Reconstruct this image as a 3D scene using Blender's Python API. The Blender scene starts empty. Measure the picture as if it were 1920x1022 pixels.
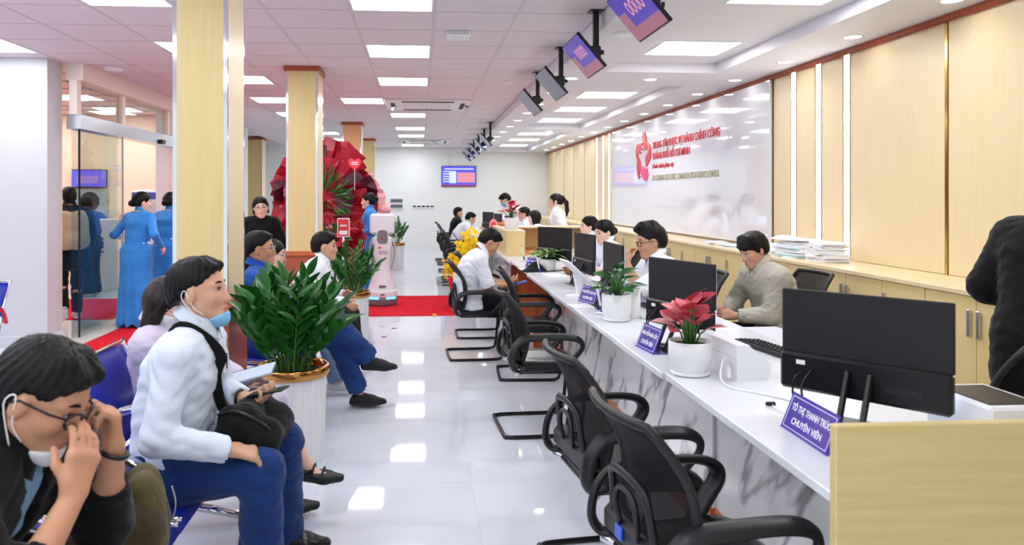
import bpy, math, random
import numpy as np
from mathutils import Vector, Matrix, Euler

random.seed(7)
scene = bpy.context.scene
C = scene.collection
PI = math.pi
# ------------------------------------------------------------------ camera, world, exposure
F, CX, CY, CAMZ = 1400.0, 890.0, 368.0, 1.52
TH = math.atan((890 - 788) / 1400.0)
ST, CT = math.sin(TH), math.cos(TH)
cam = bpy.data.cameras.new('camera')
cam.sensor_width = 36.0
cam.sensor_fit = 'HORIZONTAL'
cam.lens = F / 1920 * 36.0
cam.shift_x = (960 - CX) / 1920
cam.shift_y = -(511 - CY) / 1920
cam.clip_start = 0.05
cam.dof.use_dof = True
cam.dof.focus_distance = 5.2
cam.dof.aperture_fstop = 4.0
camo = bpy.data.objects.new('camera', cam)
camo.location = (0, 0, CAMZ)
camo.rotation_euler = (PI / 2, 0, -TH)
C.objects.link(camo)
scene.camera = camo
w = bpy.data.worlds.new('daylight')
scene.world = w
w.use_nodes = True
w.node_tree.nodes['Background'].inputs[0].default_value = (0.86, 0.92, 1.0, 1)
w.node_tree.nodes['Background'].inputs[1].default_value = 0.9
scene.view_settings.view_transform = 'Standard'
scene.view_settings.look = 'None'
scene.view_settings.gamma = 1.0
scene.view_settings.use_curve_mapping = False
scene.view_settings.exposure = 0.29
PANEL_GLOW, DOWN_GLOW, STRIP_GLOW = 13.0, 22.0, 5.0

# ------------------------------------------------------------------ places: a photo pixel on a known plane of the room
def ray(px, py):
    a, b = (px - CX) / F, (CY - py) / F
    return (a * CT + ST, CT - a * ST, b)
def at_z(px, py, z):
    d = ray(px, py); t = (z - CAMZ) / d[2]
    return (d[0] * t, d[1] * t, z)
def at_y(px, py, y):
    d = ray(px, py); t = y / d[1]
    return (d[0] * t, y, CAMZ + d[2] * t)
def at_x(px, py, x):
    d = ray(px, py); t = x / d[0]
    return (x, d[1] * t, CAMZ + d[2] * t)

# ------------------------------------------------------------------ materials
def lin(c):
    if isinstance(c, str):
        c = tuple(int(c[i:i + 2], 16) for i in (0, 2, 4))
    return tuple(((v / 255) / 12.92 if v / 255 <= 0.04045 else ((v / 255 + 0.055) / 1.055) ** 2.4) for v in c)
_M = {}
def mat(name, col=(200, 200, 200), rough=0.5, metal=0.0, spec=0.5, emit=None, glow=0.0, alpha=1.0, coat=0.0, trans=0.0,
        grain=None, col2=None, bump=0.0, bscale=60.0, detail=3.0, stretch=(1, 1, 1), noise_scale=8.0, lo=0.35, hi=0.65, vcol=False, ior=1.45, sheen=0.0):
    if name in _M:
        return _M[name]
    m = bpy.data.materials.new(name)
    _M[name] = m
    m.use_nodes = True
    nt = m.node_tree
    b = nt.nodes['Principled BSDF']
    b.inputs['Base Color'].default_value = (*lin(col), 1)
    b.inputs['Roughness'].default_value = rough
    b.inputs['Metallic'].default_value = metal
    b.inputs['Specular IOR Level'].default_value = spec
    b.inputs['IOR'].default_value = ior
    b.inputs['Alpha'].default_value = alpha
    b.inputs['Coat Weight'].default_value = coat
    b.inputs['Coat Roughness'].default_value = 0.05
    b.inputs['Transmission Weight'].default_value = trans
    if sheen:
        b.inputs['Sheen Weight'].default_value = sheen
    if emit is not None:
        b.inputs['Emission Color'].default_value = (*lin(emit), 1)
        b.inputs['Emission Strength'].default_value = glow
    tc = nt.nodes.new('ShaderNodeTexCoord')
    mp = nt.nodes.new('ShaderNodeMapping')
    mp.inputs['Scale'].default_value = stretch
    nt.links.new(tc.outputs['Object'], mp.inputs[0])
    if col2 is not None:
        nz = nt.nodes.new('ShaderNodeTexNoise')
        nz.inputs['Scale'].default_value = noise_scale
        nz.inputs['Detail'].default_value = detail
        nt.links.new(mp.outputs[0], nz.inputs['Vector'])
        cr = nt.nodes.new('ShaderNodeValToRGB')
        cr.color_ramp.elements[0].position = lo
        cr.color_ramp.elements[1].position = hi
        cr.color_ramp.elements[0].color = (*lin(col), 1)
        cr.color_ramp.elements[1].color = (*lin(col2), 1)
        nt.links.new(nz.outputs['Fac'], cr.inputs[0])
        nt.links.new(cr.outputs[0], b.inputs['Base Color'])
    if vcol:
        at = nt.nodes.new('ShaderNodeAttribute')
        at.attribute_name = 'tint'
        mx = nt.nodes.new('ShaderNodeMix')
        mx.data_type = 'RGBA'; mx.blend_type = 'MULTIPLY'
        mx.inputs[0].default_value = 1.0
        mx.inputs[6].default_value = (*lin(col), 1)
        nt.links.new(at.outputs['Color'], mx.inputs[7])
        nt.links.new(mx.outputs[2], b.inputs['Base Color'])
    if bump:
        nb = nt.nodes.new('ShaderNodeTexNoise')
        nb.inputs['Scale'].default_value = bscale
        nb.inputs['Detail'].default_value = 3
        nt.links.new(mp.outputs[0], nb.inputs['Vector'])
        bp = nt.nodes.new('ShaderNodeBump')
        bp.inputs['Strength'].default_value = bump
        bp.inputs['Distance'].default_value = 0.004
        nt.links.new(nb.outputs['Fac'], bp.inputs['Height'])
        nt.links.new(bp.outputs[0], b.inputs['Normal'])
    return m
def wood(name, c1, c2, rough=0.35, scale=3.0, stretch=(14, 14, 0.8), coat=0.0):
    return mat(name, c1, rough, col2=c2, noise_scale=scale, stretch=stretch, detail=6, lo=0.3, hi=0.7, coat=coat)
def marble(name, base, vein, rough=0.08, scale=1.4, width=0.03):
    if name in _M: return _M[name]
    m = mat(name, base, rough)
    nt = m.node_tree; b = nt.nodes['Principled BSDF']
    tc = nt.nodes.new('ShaderNodeTexCoord')
    mr_ = nt.nodes.new('ShaderNodeMapping'); mr_.inputs['Rotation'].default_value = (math.radians(52), 0, math.radians(8))
    mp = nt.nodes.new('ShaderNodeMapping'); mp.inputs['Scale'].default_value = (1, 0.42, 1.25)
    nt.links.new(tc.outputs['Object'], mr_.inputs[0]); nt.links.new(mr_.outputs[0], mp.inputs[0])
    wv = nt.nodes.new('ShaderNodeTexNoise'); wv.inputs['Scale'].default_value = scale; wv.inputs['Detail'].default_value = 5; wv.inputs['Distortion'].default_value = 0.35
    nt.links.new(mp.outputs[0], wv.inputs['Vector'])
    mm = nt.nodes.new('ShaderNodeMath'); mm.operation = 'SUBTRACT'; mm.inputs[1].default_value = 0.5
    ab = nt.nodes.new('ShaderNodeMath'); ab.operation = 'ABSOLUTE'
    nt.links.new(wv.outputs['Fac'], mm.inputs[0]); nt.links.new(mm.outputs[0], ab.inputs[0])
    mask = nt.nodes.new('ShaderNodeTexNoise'); mask.inputs['Scale'].default_value = scale * 1.7
    nt.links.new(mp.outputs[0], mask.inputs['Vector'])
    mul = nt.nodes.new('ShaderNodeMath'); mul.operation = 'MULTIPLY_ADD'; mul.inputs[1].default_value = -0.09; mul.inputs[2].default_value = 0.055
    nt.links.new(mask.outputs['Fac'], mul.inputs[0])
    ad = nt.nodes.new('ShaderNodeMath'); ad.operation = 'ADD'
    nt.links.new(ab.outputs[0], ad.inputs[0]); nt.links.new(mul.outputs[0], ad.inputs[1])
    cr = nt.nodes.new('ShaderNodeValToRGB')
    cr.color_ramp.elements[0].position = 0.008; cr.color_ramp.elements[1].position = 0.008 + width
    cr.color_ramp.elements[0].color = (*lin(vein), 1); cr.color_ramp.elements[1].color = (*lin(base), 1)
    nt.links.new(ad.outputs[0], cr.inputs[0]); nt.links.new(cr.outputs[0], b.inputs['Base Color'])
    return m
def checked(name, base, line, scale=170.0):
    if name in _M: return _M[name]
    m = mat(name, base, 0.8, spec=0.2, bump=0.25, bscale=25)
    nt = m.node_tree; b = nt.nodes['Principled BSDF']
    tc = nt.nodes.new('ShaderNodeTexCoord')
    mx = nt.nodes.new('ShaderNodeMix'); mx.data_type = 'RGBA'
    mx.inputs[6].default_value = (*lin(base), 1); mx.inputs[7].default_value = (*lin(line), 1)
    outs = []
    sp = nt.nodes.new('ShaderNodeSeparateXYZ'); nt.links.new(tc.outputs['Object'], sp.inputs[0])
    spn = nt.nodes.new('ShaderNodeSeparateXYZ'); nt.links.new(tc.outputs['Normal'], spn.inputs[0])
    ax_, ay_ = nt.nodes.new('ShaderNodeMath'), nt.nodes.new('ShaderNodeMath'); ax_.operation = ay_.operation = 'ABSOLUTE'
    nt.links.new(spn.outputs[0], ax_.inputs[0]); nt.links.new(spn.outputs[1], ay_.inputs[0])
    gt = nt.nodes.new('ShaderNodeMath'); gt.operation = 'GREATER_THAN'; nt.links.new(ay_.outputs[0], gt.inputs[0]); nt.links.new(ax_.outputs[0], gt.inputs[1])
    hm = nt.nodes.new('ShaderNodeMix'); hm.data_type = 'FLOAT'
    nt.links.new(gt.outputs[0], hm.inputs[0]); nt.links.new(sp.outputs[1], hm.inputs[2]); nt.links.new(sp.outputs[0], hm.inputs[3])
    for src in (hm.outputs[0], sp.outputs[2]):
        s = nt.nodes.new('ShaderNodeMath'); s.operation = 'MULTIPLY'; s.inputs[1].default_value = scale * 3.0
        nt.links.new(src, s.inputs[0])
        q = nt.nodes.new('ShaderNodeMath'); q.operation = 'SINE'; nt.links.new(s.outputs[0], q.inputs[0])
        g = nt.nodes.new('ShaderNodeMath'); g.operation = 'GREATER_THAN'; g.inputs[1].default_value = 0.72
        nt.links.new(q.outputs[0], g.inputs[0]); outs.append(g)
    o = nt.nodes.new('ShaderNodeMath'); o.operation = 'MAXIMUM'
    nt.links.new(outs[0].outputs[0], o.inputs[0]); nt.links.new(outs[1].outputs[0], o.inputs[1])
    nt.links.new(o.outputs[0], mx.inputs[0]); nt.links.new(mx.outputs[2], b.inputs['Base Color'])
    return m
def glassy(name, tint=(225, 240, 240), opacity=0.12, rough=0.0):
    """clear pane: mostly see-through with a mirror coat"""
    if name in _M: return _M[name]
    m = bpy.data.materials.new(name); _M[name] = m
    m.use_nodes = True
    nt = m.node_tree; nt.nodes.clear()
    out = nt.nodes.new('ShaderNodeOutputMaterial')
    tr = nt.nodes.new('ShaderNodeBsdfTransparent'); tr.inputs[0].default_value = (*lin(tint), 1)
    gl = nt.nodes.new('ShaderNodeBsdfGlossy'); gl.inputs['Roughness'].default_value = rough
    lw = nt.nodes.new('ShaderNodeLayerWeight'); lw.inputs[0].default_value = 0.5
    fr = nt.nodes.new('ShaderNodeMath'); fr.operation = 'POWER'; fr.inputs[1].default_value = 4.0
    nt.links.new(lw.outputs['Facing'], fr.inputs[0])
    mr = nt.nodes.new('ShaderNodeMath'); mr.operation = 'MULTIPLY_ADD'; mr.inputs[1].default_value = 0.45; mr.inputs[2].default_value = opacity * 0.12
    mx = nt.nodes.new('ShaderNodeMixShader')
    nt.links.new(fr.outputs[0], mr.inputs[0]); nt.links.new(mr.outputs[0], mx.inputs[0])
    nt.links.new(tr.outputs[0], mx.inputs[1]); nt.links.new(gl.outputs[0], mx.inputs[2])
    nt.links.new(mx.outputs[0], out.inputs[0])
    return m
def meshweave(name, col=(14, 14, 16), see=0.3):
    """woven office-chair mesh: black threads with fine holes"""
    if name in _M: return _M[name]
    m = mat(name, col, 0.7, spec=0.3, alpha=1.0)
    m.node_tree.nodes['Principled BSDF'].inputs['Alpha'].default_value = 1 - see
    return m

# ------------------------------------------------------------------ mesh building
class MB:
    def __init__(s):
        s.v, s.f = [], []
    def add(s, vs, fs):
        o = len(s.v); s.v += [tuple(v) for v in vs]; s.f += [tuple(i + o for i in f) for f in fs]; return s
    def box(s, x0, x1, y0, y1, z0, z1):
        return s.add([(x0, y0, z0), (x1, y0, z0), (x1, y1, z0), (x0, y1, z0), (x0, y0, z1), (x1, y0, z1), (x1, y1, z1), (x0, y1, z1)],
                     [(0, 3, 2, 1), (4, 5, 6, 7), (0, 1, 5, 4), (1, 2, 6, 5), (2, 3, 7, 6), (3, 0, 4, 7)])
    def cbox(s, x0, x1, y0, y1, z0, z1, b=0.01):
        """box with chamfered edges"""
        b = min(b, (x1 - x0) * .45, (y1 - y0) * .45, (z1 - z0) * .45)
        vs, ix = [], {}
        for i, (xa, xb) in enumerate(((x0, x0 + b), (x1, x1 - b))):
            for j, (ya, yb) in enumerate(((y0, y0 + b), (y1, y1 - b))):
                for k, (za, zb) in enumerate(((z0, z0 + b), (z1, z1 - b))):
                    ix[i, j, k, 0] = len(vs); vs.append((xa, yb, zb))
                    ix[i, j, k, 1] = len(vs); vs.append((xb, ya, zb))
                    ix[i, j, k, 2] = len(vs); vs.append((xb, yb, za))
        fs = []
        for i in (0, 1):
            q = [ix[i, 0, 0, 0], ix[i, 1, 0, 0], ix[i, 1, 1, 0], ix[i, 0, 1, 0]]; fs.append(q if i else q[::-1])
        for j in (0, 1):
            q = [ix[0, j, 0, 1], ix[1, j, 0, 1], ix[1, j, 1, 1], ix[0, j, 1, 1]]; fs.append(q[::-1] if j else q)
        for k in (0, 1):
            q = [ix[0, 0, k, 2], ix[1, 0, k, 2], ix[1, 1, k, 2], ix[0, 1, k, 2]]; fs.append(q if k else q[::-1])
        for i in (0, 1):
            for j in (0, 1):
                q = [ix[i, j, 0, 0], ix[i, j, 1, 0], ix[i, j, 1, 1], ix[i, j, 0, 1]]; fs.append(q if (i + j) % 2 else q[::-1])
        for i in (0, 1):
            for k in (0, 1):
                q = [ix[i, 0, k, 0], ix[i, 1, k, 0], ix[i, 1, k, 2], ix[i, 0, k, 2]]; fs.append(q[::-1] if (i + k) % 2 else q)
        for j in (0, 1):
            for k in (0, 1):
                q = [ix[0, j, k, 1], ix[1, j, k, 1], ix[1, j, k, 2], ix[0, j, k, 2]]; fs.append(q if (j + k) % 2 else q[::-1])
        for i in (0, 1):
            for j in (0, 1):
                for k in (0, 1):
                    q = [ix[i, j, k, n] for n in range(3)]; fs.append(q if (i + j + k) % 2 else q[::-1])
        return s.add(vs, fs)
    def tube(s, pts, r, n=8, closed=False, flat=None, up=(0, 0, 1)):
        """swept tube; r a number or a list; flat=(a,b) gives an oval section"""
        P = [Vector(p) for p in pts]; N = len(P); vs, fs = [], []
        ref = None
        for i, p in enumerate(P):
            a = P[(i - 1) % N] if (closed or i) else p
            b = P[(i + 1) % N] if (closed or i < N - 1) else p
            t = (b - a).normalized()
            if ref is None:
                u = Vector(up)
                if abs(t.dot(u)) > 0.95: u = Vector((1, 0, 0)) if abs(t.x) < 0.9 else Vector((0, 1, 0))
                ref = (u - t * t.dot(u)).normalized()
            else:
                ref = (ref - t * t.dot(ref)).normalized()
            bi = t.cross(ref)
            rr = r[i] if isinstance(r, (list, tuple)) else r
            fa, fb = flat if flat else (1, 1)
            for k in range(n):
                an = 2 * PI * (k + .5) / n
                vs.append(p + ref * math.cos(an) * rr * fa + bi * math.sin(an) * rr * fb)
        for i in range(N if closed else N - 1):
            for k in range(n):
                a, b = i * n, ((i + 1) % N) * n
                fs.append((a + k, a + (k + 1) % n, b + (k + 1) % n, b + k))
        if not closed:
            fs.append(tuple(range(n - 1, -1, -1))); fs.append(tuple((N - 1) * n + k for k in range(n)))
        return s.add(vs, fs)
    def lathe(s, prof, n=24, c=(0, 0, 0), cap=True):
        vs, fs = [], []
        for r, z in prof:
            for k in range(n):
                a = 2 * PI * k / n
                vs.append((c[0] + r * math.cos(a), c[1] + r * math.sin(a), c[2] + z))
        for i in range(len(prof) - 1):
            for k in range(n):
                fs.append((i * n + k, i * n + (k + 1) % n, (i + 1) * n + (k + 1) % n, (i + 1) * n + k))
        if cap:
            fs.append(tuple(range(n - 1, -1, -1))); m = (len(prof) - 1) * n; fs.append(tuple(m + k for k in range(n)))
        return s.add(vs, fs)
    def prism(s, poly, a, b, axis='y'):
        """polygon (u,v) extruded from a to b: axis y -> (u,*,v); axis x -> (*,u,v); axis z -> (u,v,*)"""
        n = len(poly)
        def pt(u, v, t):
            return (u, t, v) if axis == 'y' else ((t, u, v) if axis == 'x' else (u, v, t))
        vs = [pt(u, v, a) for u, v in poly] + [pt(u, v, b) for u, v in poly]
        fs = [tuple(range(n)), tuple(range(2 * n - 1, n - 1, -1))]
        for i in range(n):
            j = (i + 1) % n; fs.append((i, n + i, n + j, j))
        return s.add(vs, fs)
    def grid(s, fn, nu, nv, thick=0.0):
        """surface fn(u,v) u,v in 0..1, optionally a closed sheet of given thickness along its normal"""
        P = [[Vector(fn(i / nu, j / nv)) for j in range(nv + 1)] for i in range(nu + 1)]
        o = len(s.v)
        def idx(i, j, l=0): return l * (nu + 1) * (nv + 1) + i * (nv + 1) + j
        vs = [P[i][j] for i in range(nu + 1) for j in range(nv + 1)]
        fs = [(idx(i, j), idx(i + 1, j), idx(i + 1, j + 1), idx(i, j + 1)) for i in range(nu) for j in range(nv)]
        if thick:
            lo = []
            for i in range(nu + 1):
                for j in range(nv + 1):
                    du = P[min(i + 1, nu)][j] - P[max(i - 1, 0)][j]; dv = P[i][min(j + 1, nv)] - P[i][max(j - 1, 0)]
                    nn = du.cross(dv); nn = nn.normalized() if nn.length > 1e-9 else Vector((0, 0, 1))
                    lo.append(P[i][j] - nn * thick)
            vs += lo
            fs += [(idx(i, j + 1, 1), idx(i + 1, j + 1, 1), idx(i + 1, j, 1), idx(i, j, 1)) for i in range(nu) for j in range(nv)]
            for i in range(nu):
                fs.append((idx(i, 0), idx(i, 0, 1), idx(i + 1, 0, 1), idx(i + 1, 0))); fs.append((idx(i + 1, nv), idx(i + 1, nv, 1), idx(i, nv, 1), idx(i, nv)))
            for j in range(nv):
                fs.append((idx(0, j + 1), idx(0, j + 1, 1), idx(0, j, 1), idx(0, j))); fs.append((idx(nu, j), idx(nu, j, 1), idx(nu, j + 1, 1), idx(nu, j + 1)))
        return s.add(vs, fs)
    def ball(s, c, r, n=10, m=7):
        rx, ry, rz = r if isinstance(r, (tuple, list)) else (r, r, r)
        vs = [(c[0], c[1], c[2] - rz)]
        for i in range(1, m):
            t = -PI / 2 + PI * i / m
            for k in range(n):
                a = 2 * PI * k / n
                vs.append((c[0] + rx * math.cos(t) * math.cos(a), c[1] + ry * math.cos(t) * math.sin(a), c[2] + rz * math.sin(t)))
        vs.append((c[0], c[1], c[2] + rz)); fs = []
        for k in range(n):
            fs.append((0, 1 + (k + 1) % n, 1 + k)); b = 1 + (m - 2) * n; fs.append((b + k, b + (k + 1) % n, len(vs) - 1))
        for i in range(m - 2):
            for k in range(n):
                a = 1 + i * n; fs.append((a + k, a + (k + 1) % n, a + n + (k + 1) % n, a + n + k))
        return s.add(vs, fs)
    def xf(s, M):
        s.v = [tuple(M @ Vector(v)) for v in s.v]; return s
    def build(s, name, m, parent=None, smooth=False, loc=(0, 0, 0), rot=None):
        me = bpy.data.meshes.new(name)
        me.from_pydata(s.v, [], s.f); me.materials.append(m)
        if smooth:
            me.polygons.foreach_set('use_smooth', [True] * len(me.polygons))
            if smooth == 'auto':
                me.set_sharp_from_angle(angle=math.radians(38))
        o = bpy.data.objects.new(name, me); C.objects.link(o)
        o.location = loc
        if rot: o.rotation_euler = rot
        if parent is not None: o.parent = parent
        return o
def link_mesh(name, me, parent=None, loc=(0, 0, 0), rot=None):
    o = bpy.data.objects.new(name, me); C.objects.link(o); o.location = loc
    if rot: o.rotation_euler = rot
    if parent is not None: o.parent = parent
    return o
def tag(o, label=None, cat=None, group=None, kind=None):
    if label: o['label'] = label
    if cat: o['category'] = cat
    if group: o['group'] = group
    if kind: o['kind'] = kind
    return o
def thing(name, label, cat, loc=(0, 0, 0), rz=0.0, group=None):
    o = bpy.data.objects.new(name, None); C.objects.link(o)
    o.empty_display_size = 0.1
    o.location = loc; o.rotation_euler = (0, 0, rz)
    return tag(o, label, cat, group)
_kids = {}
def dup(root, loc, rz=0.0, label=None, group=None, rot=None):
    def cp(o, parent):
        c = o.copy(); C.objects.link(c); c.parent = parent
        for ch in [k for k in o.children]: cp(ch, c)
        return c
    r = cp(root, None); r.location = loc; r.rotation_euler = rot if rot else (0, 0, rz)
    if label: r['label'] = label
    if group: r['group'] = group
    return r
def struct(o):
    o['kind'] = 'structure'; return o
_fontcache = {}
def text(name, body, size, m, parent, M, depth=0.002, align='CENTER', bold=0.0, width=None, height=None):
    """lettering as thin solid mesh; M maps text plane (x right, y up) into the parent"""
    cu = bpy.data.curves.new('lettering', 'FONT'); cu.body = body; cu.size = size; cu.extrude = depth; cu.align_x = align; cu.align_y = 'CENTER'
    cu.offset = bold; cu.resolution_u = 3
    o = bpy.data.objects.new('lettering', cu); C.objects.link(o)
    dg = bpy.context.evaluated_depsgraph_get()
    me = bpy.data.meshes.new_from_object(o.evaluated_get(dg))
    bpy.data.objects.remove(o); bpy.data.curves.remove(cu)
    if width or height:
        xs = [v.co.x for v in me.vertices]; ys = [v.co.y for v in me.vertices]
        sx = width / max(1e-6, max(xs) - min(xs)) if width else 1.0
        sy = height / max(1e-6, max(ys) - min(ys)) if height else (1.0)
        me.transform(Matrix.Diagonal((sx, sy, 1, 1)))
    me.transform(M)
    me.materials.clear(); me.materials.append(m)
    ob = bpy.data.objects.new(name, me); C.objects.link(ob)
    if parent is not None: ob.parent = parent
    return ob
def smoothpath(pts, n=6, closed=False):
    """Catmull-Rom through pts"""
    P = [Vector(p) for p in pts]; N = len(P); out = []
    for i in range(N if closed else N - 1):
        p0 = P[(i - 1) % N] if (closed or i) else P[i]
        p1, p2 = P[i], P[(i + 1) % N]
        p3 = P[(i + 2) % N] if (closed or i < N - 2) else p2
        for k in range(n):
            t = k / n
            out.append(0.5 * ((2 * p1) + (p2 - p0) * t + (2 * p0 - 5 * p1 + 4 * p2 - p3) * t * t + (3 * p1 - p0 - 3 * p2 + p3) * t ** 3))
    if not closed: out.append(P[-1])
    return out
# ------------------------------------------------------------------ shared materials
m_floor = marble('floor_tile', (212, 217, 225), (203, 209, 218), 0.045, 0.5, 0.05)
m_grout = mat('grout', (196, 201, 208), 0.3)
m_tile = mat('ceiling_tile', (228, 219, 224), 0.9, bump=0.06, bscale=160)
m_grid = mat('ceiling_grid', (232, 229, 231), 0.5)
m_white = mat('white_paint', (233, 234, 238), 0.6)
m_soffit = mat('soffit_paint', (230, 228, 234), 0.6)
m_wall = mat('far_wall_paint', (234, 238, 238), 0.6)
m_maple = wood('maple_panel', (230, 211, 170), (227, 206, 163))
m_maple2 = wood('maple_cabinet', (229, 206, 148), (225, 200, 140))
m_maplef = wood('maple_screen', (218, 198, 140), (206, 184, 122), 0.4, 3.0, (1.0, 14, 14))
m_brown = wood('brown_wood', (170, 88, 54), (156, 74, 42), 0.35)
m_orange = wood('orange_wood', (196, 104, 56), (182, 90, 46), 0.35)
m_chrome = mat('chrome', (226, 226, 230), 0.07, 1.0)
m_steel = mat('brushed_steel', (196, 200, 206), 0.22, 1.0)
m_gold = mat('gold_strip', (214, 176, 92), 0.16, 1.0)
m_black = mat('black_plastic', (16, 16, 18), 0.35)
m_blackmat = mat('black_matte', (22, 22, 24), 0.6)
m_marble = marble('white_marble', (220, 220, 220), (128, 126, 126), 0.12, 1.5, 0.03)
m_top = mat('worktop_white', (224, 228, 234), 0.18)
m_panel = mat('light_panel', (255, 255, 255), 0.6, emit=(248, 250, 255), glow=PANEL_GLOW)
m_down = mat('downlight_lens', (255, 255, 255), 0.6, emit=(255, 252, 246), glow=DOWN_GLOW)
m_strip = mat('strip_lens', (255, 255, 255), 0.6, emit=(252, 250, 255), glow=STRIP_GLOW)
m_whitep = mat('white_plastic', (238, 239, 242), 0.35)
m_carpet = mat('red_carpet', (212, 36, 50), 0.95, col2=(200, 28, 42), noise_scale=60, bump=0.5, bscale=300, spec=0.1)
m_glass = glassy('door_glass', (242, 249, 247), 0.3)
m_board = mat('white_glass_board', (226, 227, 234), 0.03, coat=1.0)
m_peach = mat('peach_wall', (252, 220, 194), 0.6)
m_redp = mat('red_letter', (206, 28, 48), 0.3)
m_pinkp = mat('magenta_letter', (222, 50, 120), 0.3)
m_goldl = mat('gold_letter', (206, 202, 178), 0.25, 0.6)
ZC, ZS = 2.92, 2.79
XS = 1.38                                # where the tiled ceiling meets the soffit
XW = 3.69
# ------------------------------------------------------------------ floor
fl = struct(MB().box(-9, XW + .2, -3, 21.7, -.06, -.002).build('floor', m_grout))
tm = MB().cbox(-.3988, .3988, -.3988, .3988, -.008, 0, .0006)
me = None
for i in range(8):
    for j in range(-4, 22):
        x, y = .272 + .8 * (i - 5) + .4, 3.96 + .8 * j + .4
        if y > 21.4 or x > 1.5 + .4: continue
        if me is None:
            o = tm.build('tile', m_floor, fl, loc=(x, y, 0)); me = o.data
        else:
            link_mesh('tile', me, fl, (x, y, 0))
for nm, a in (('side_floor', (-8.99, -3.73, -2.9, 21.6)), ('staff_floor', (2.68, XW, -2.9, 21.6)), ('front_floor', (-3.73, 2.68, -2.9, .758))):
    MB().box(a[0], a[1], a[2], a[3], -.008, 0).build(nm, m_floor, fl)
# ------------------------------------------------------------------ tiled ceiling
cl = struct(MB().box(-9, XS, -3, 21.7, 2.95, 3.05).build('ceiling', m_tile))
GX, GY = .635, .634
lights = set()
for k in range(-13, 25, 3):
    for cx in (-1, -4, -7, -10):
        lights.add((cx, k))
for a, b in ((-1, 8), (-1, 14), (-1, 23), (-4, 14)): lights.discard((a, b))
for a, b in ((-2, 8), (-1, 15), (-1, 18), (-1, 23)): lights.add((a, b))
lights -= {(-1, 17), (-1, 20), (-10, 11), (-10, 14), (-10, 8), (-10, 17), (-10, 20), (-10, 23), (-7, 11), (-7, 14)}
cassettes = {(-1, 8), (0, 8), (-1, 9), (0, 9), (-1, 20), (0, 20), (-1, 21), (0, 21)}
def project(x, y, z):
    zc = y * CT + x * ST; xc = x * CT - y * ST
    return (CX + F * xc / zc, CY - F * (z - CAMZ) / zc) if zc > .1 else (-9999, 0)
tmb = MB().cbox(-GX / 2 + .006, GX / 2 - .006, -GY / 2 + .006, GY / 2 - .006, 0, .014, .002)
rest = MB(); me = None
for i in range(-14, 2):
    for j in range(-13, 25):
        if (i, j) in lights or (i, j) in cassettes: continue
        x, y = .11 + GX * (i + .5), 5.67 + GY * (j + .5)
        if x < -3.7 and y > 7.9: continue
        px, py = project(x, y, ZC)
        if -60 < px < 1300 and -60 < py < 283:
            if me is None:
                o = tmb.build('ceiling_tile', m_tile, cl, loc=(x, y, ZC)); me = o.data
            else: link_mesh('ceiling_tile', me, cl, (x, y, ZC))
        else:
            rest.box(x - GX / 2 + .006, x + GX / 2 - .006, y - GY / 2 + .006, y + GY / 2 - .006, ZC, ZC + .014)
tag(rest.build('ceiling_tile_field', m_tile, cl), kind='stuff')
gb = MB().box(-.013, .013, -3, 21.6, ZC - .003, ZC + .012); me = None
for i in range(-13, 2):
    x = .11 + GX * i
    if me is None: o = gb.build('grid_bar', mat('grid_bar_grey', (212, 206, 210), .6), cl, loc=(x, 0, 0)); me = o.data
    else: link_mesh('grid_bar', me, cl, (x, 0, 0))
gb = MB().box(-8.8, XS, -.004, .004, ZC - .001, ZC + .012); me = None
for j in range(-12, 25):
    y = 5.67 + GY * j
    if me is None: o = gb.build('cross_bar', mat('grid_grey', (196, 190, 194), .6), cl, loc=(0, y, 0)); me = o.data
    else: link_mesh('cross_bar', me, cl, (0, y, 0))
# ------------------------------------------------------------------ ceiling panel lights
def panel_light(name, w, d):
    t = thing(name, '', 'ceiling light')
    MB().box(-w / 2, w / 2, -d / 2, -d / 2 + .014, -.004, .03).box(-w / 2, w / 2, d / 2 - .014, d / 2, -.004, .03) \
        .box(-w / 2, -w / 2 + .014, -d / 2 + .014, d / 2 - .014, -.004, .03).box(w / 2 - .014, w / 2, -d / 2 + .014, d / 2 - .014, -.004, .03).build('frame', m_whitep, t)
    MB().box(-w / 2 + .014, w / 2 - .014, -d / 2 + .014, d / 2 - .014, .002, .028).build('diffuser', m_panel, t)
    return t
PL = None
rowname = {-1: 'over the aisle', -2: 'beside the air conditioner', -4: 'behind the tall pillars', -7: 'above the glass entrance side', -10: 'far out over the waiting side'}
ordn = ['first', 'second', 'third', 'fourth', 'fifth', 'sixth', 'seventh', 'eighth', 'ninth', 'tenth', 'eleventh', 'twelfth']
for cx in (-1, -2, -4, -7, -10):
    ks = sorted(k for (c, k) in lights if c == cx)
    n = 0
    for k in ks:
        loc = (.11 + GX * (cx + .5), 5.67 + GY * (k + .5), ZC)
        if loc[0] < -3.65 and loc[1] > 7.9: continue
        vis = k >= -1
        lab = ('square white ceiling light panel %s, %s from the camera' % (rowname[cx], ordn[n])) if vis else 'square white ceiling light panel behind the camera'
        if vis: n += 1
        if PL is None:
            PL = panel_light('ceiling_light', GX - .026, GY - .012); PL.location = loc; PL['label'] = lab; PL['group'] = 'square light panels in the tiled ceiling'
        else: dup(PL, loc, 0, lab, 'square light panels in the tiled ceiling')
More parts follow.
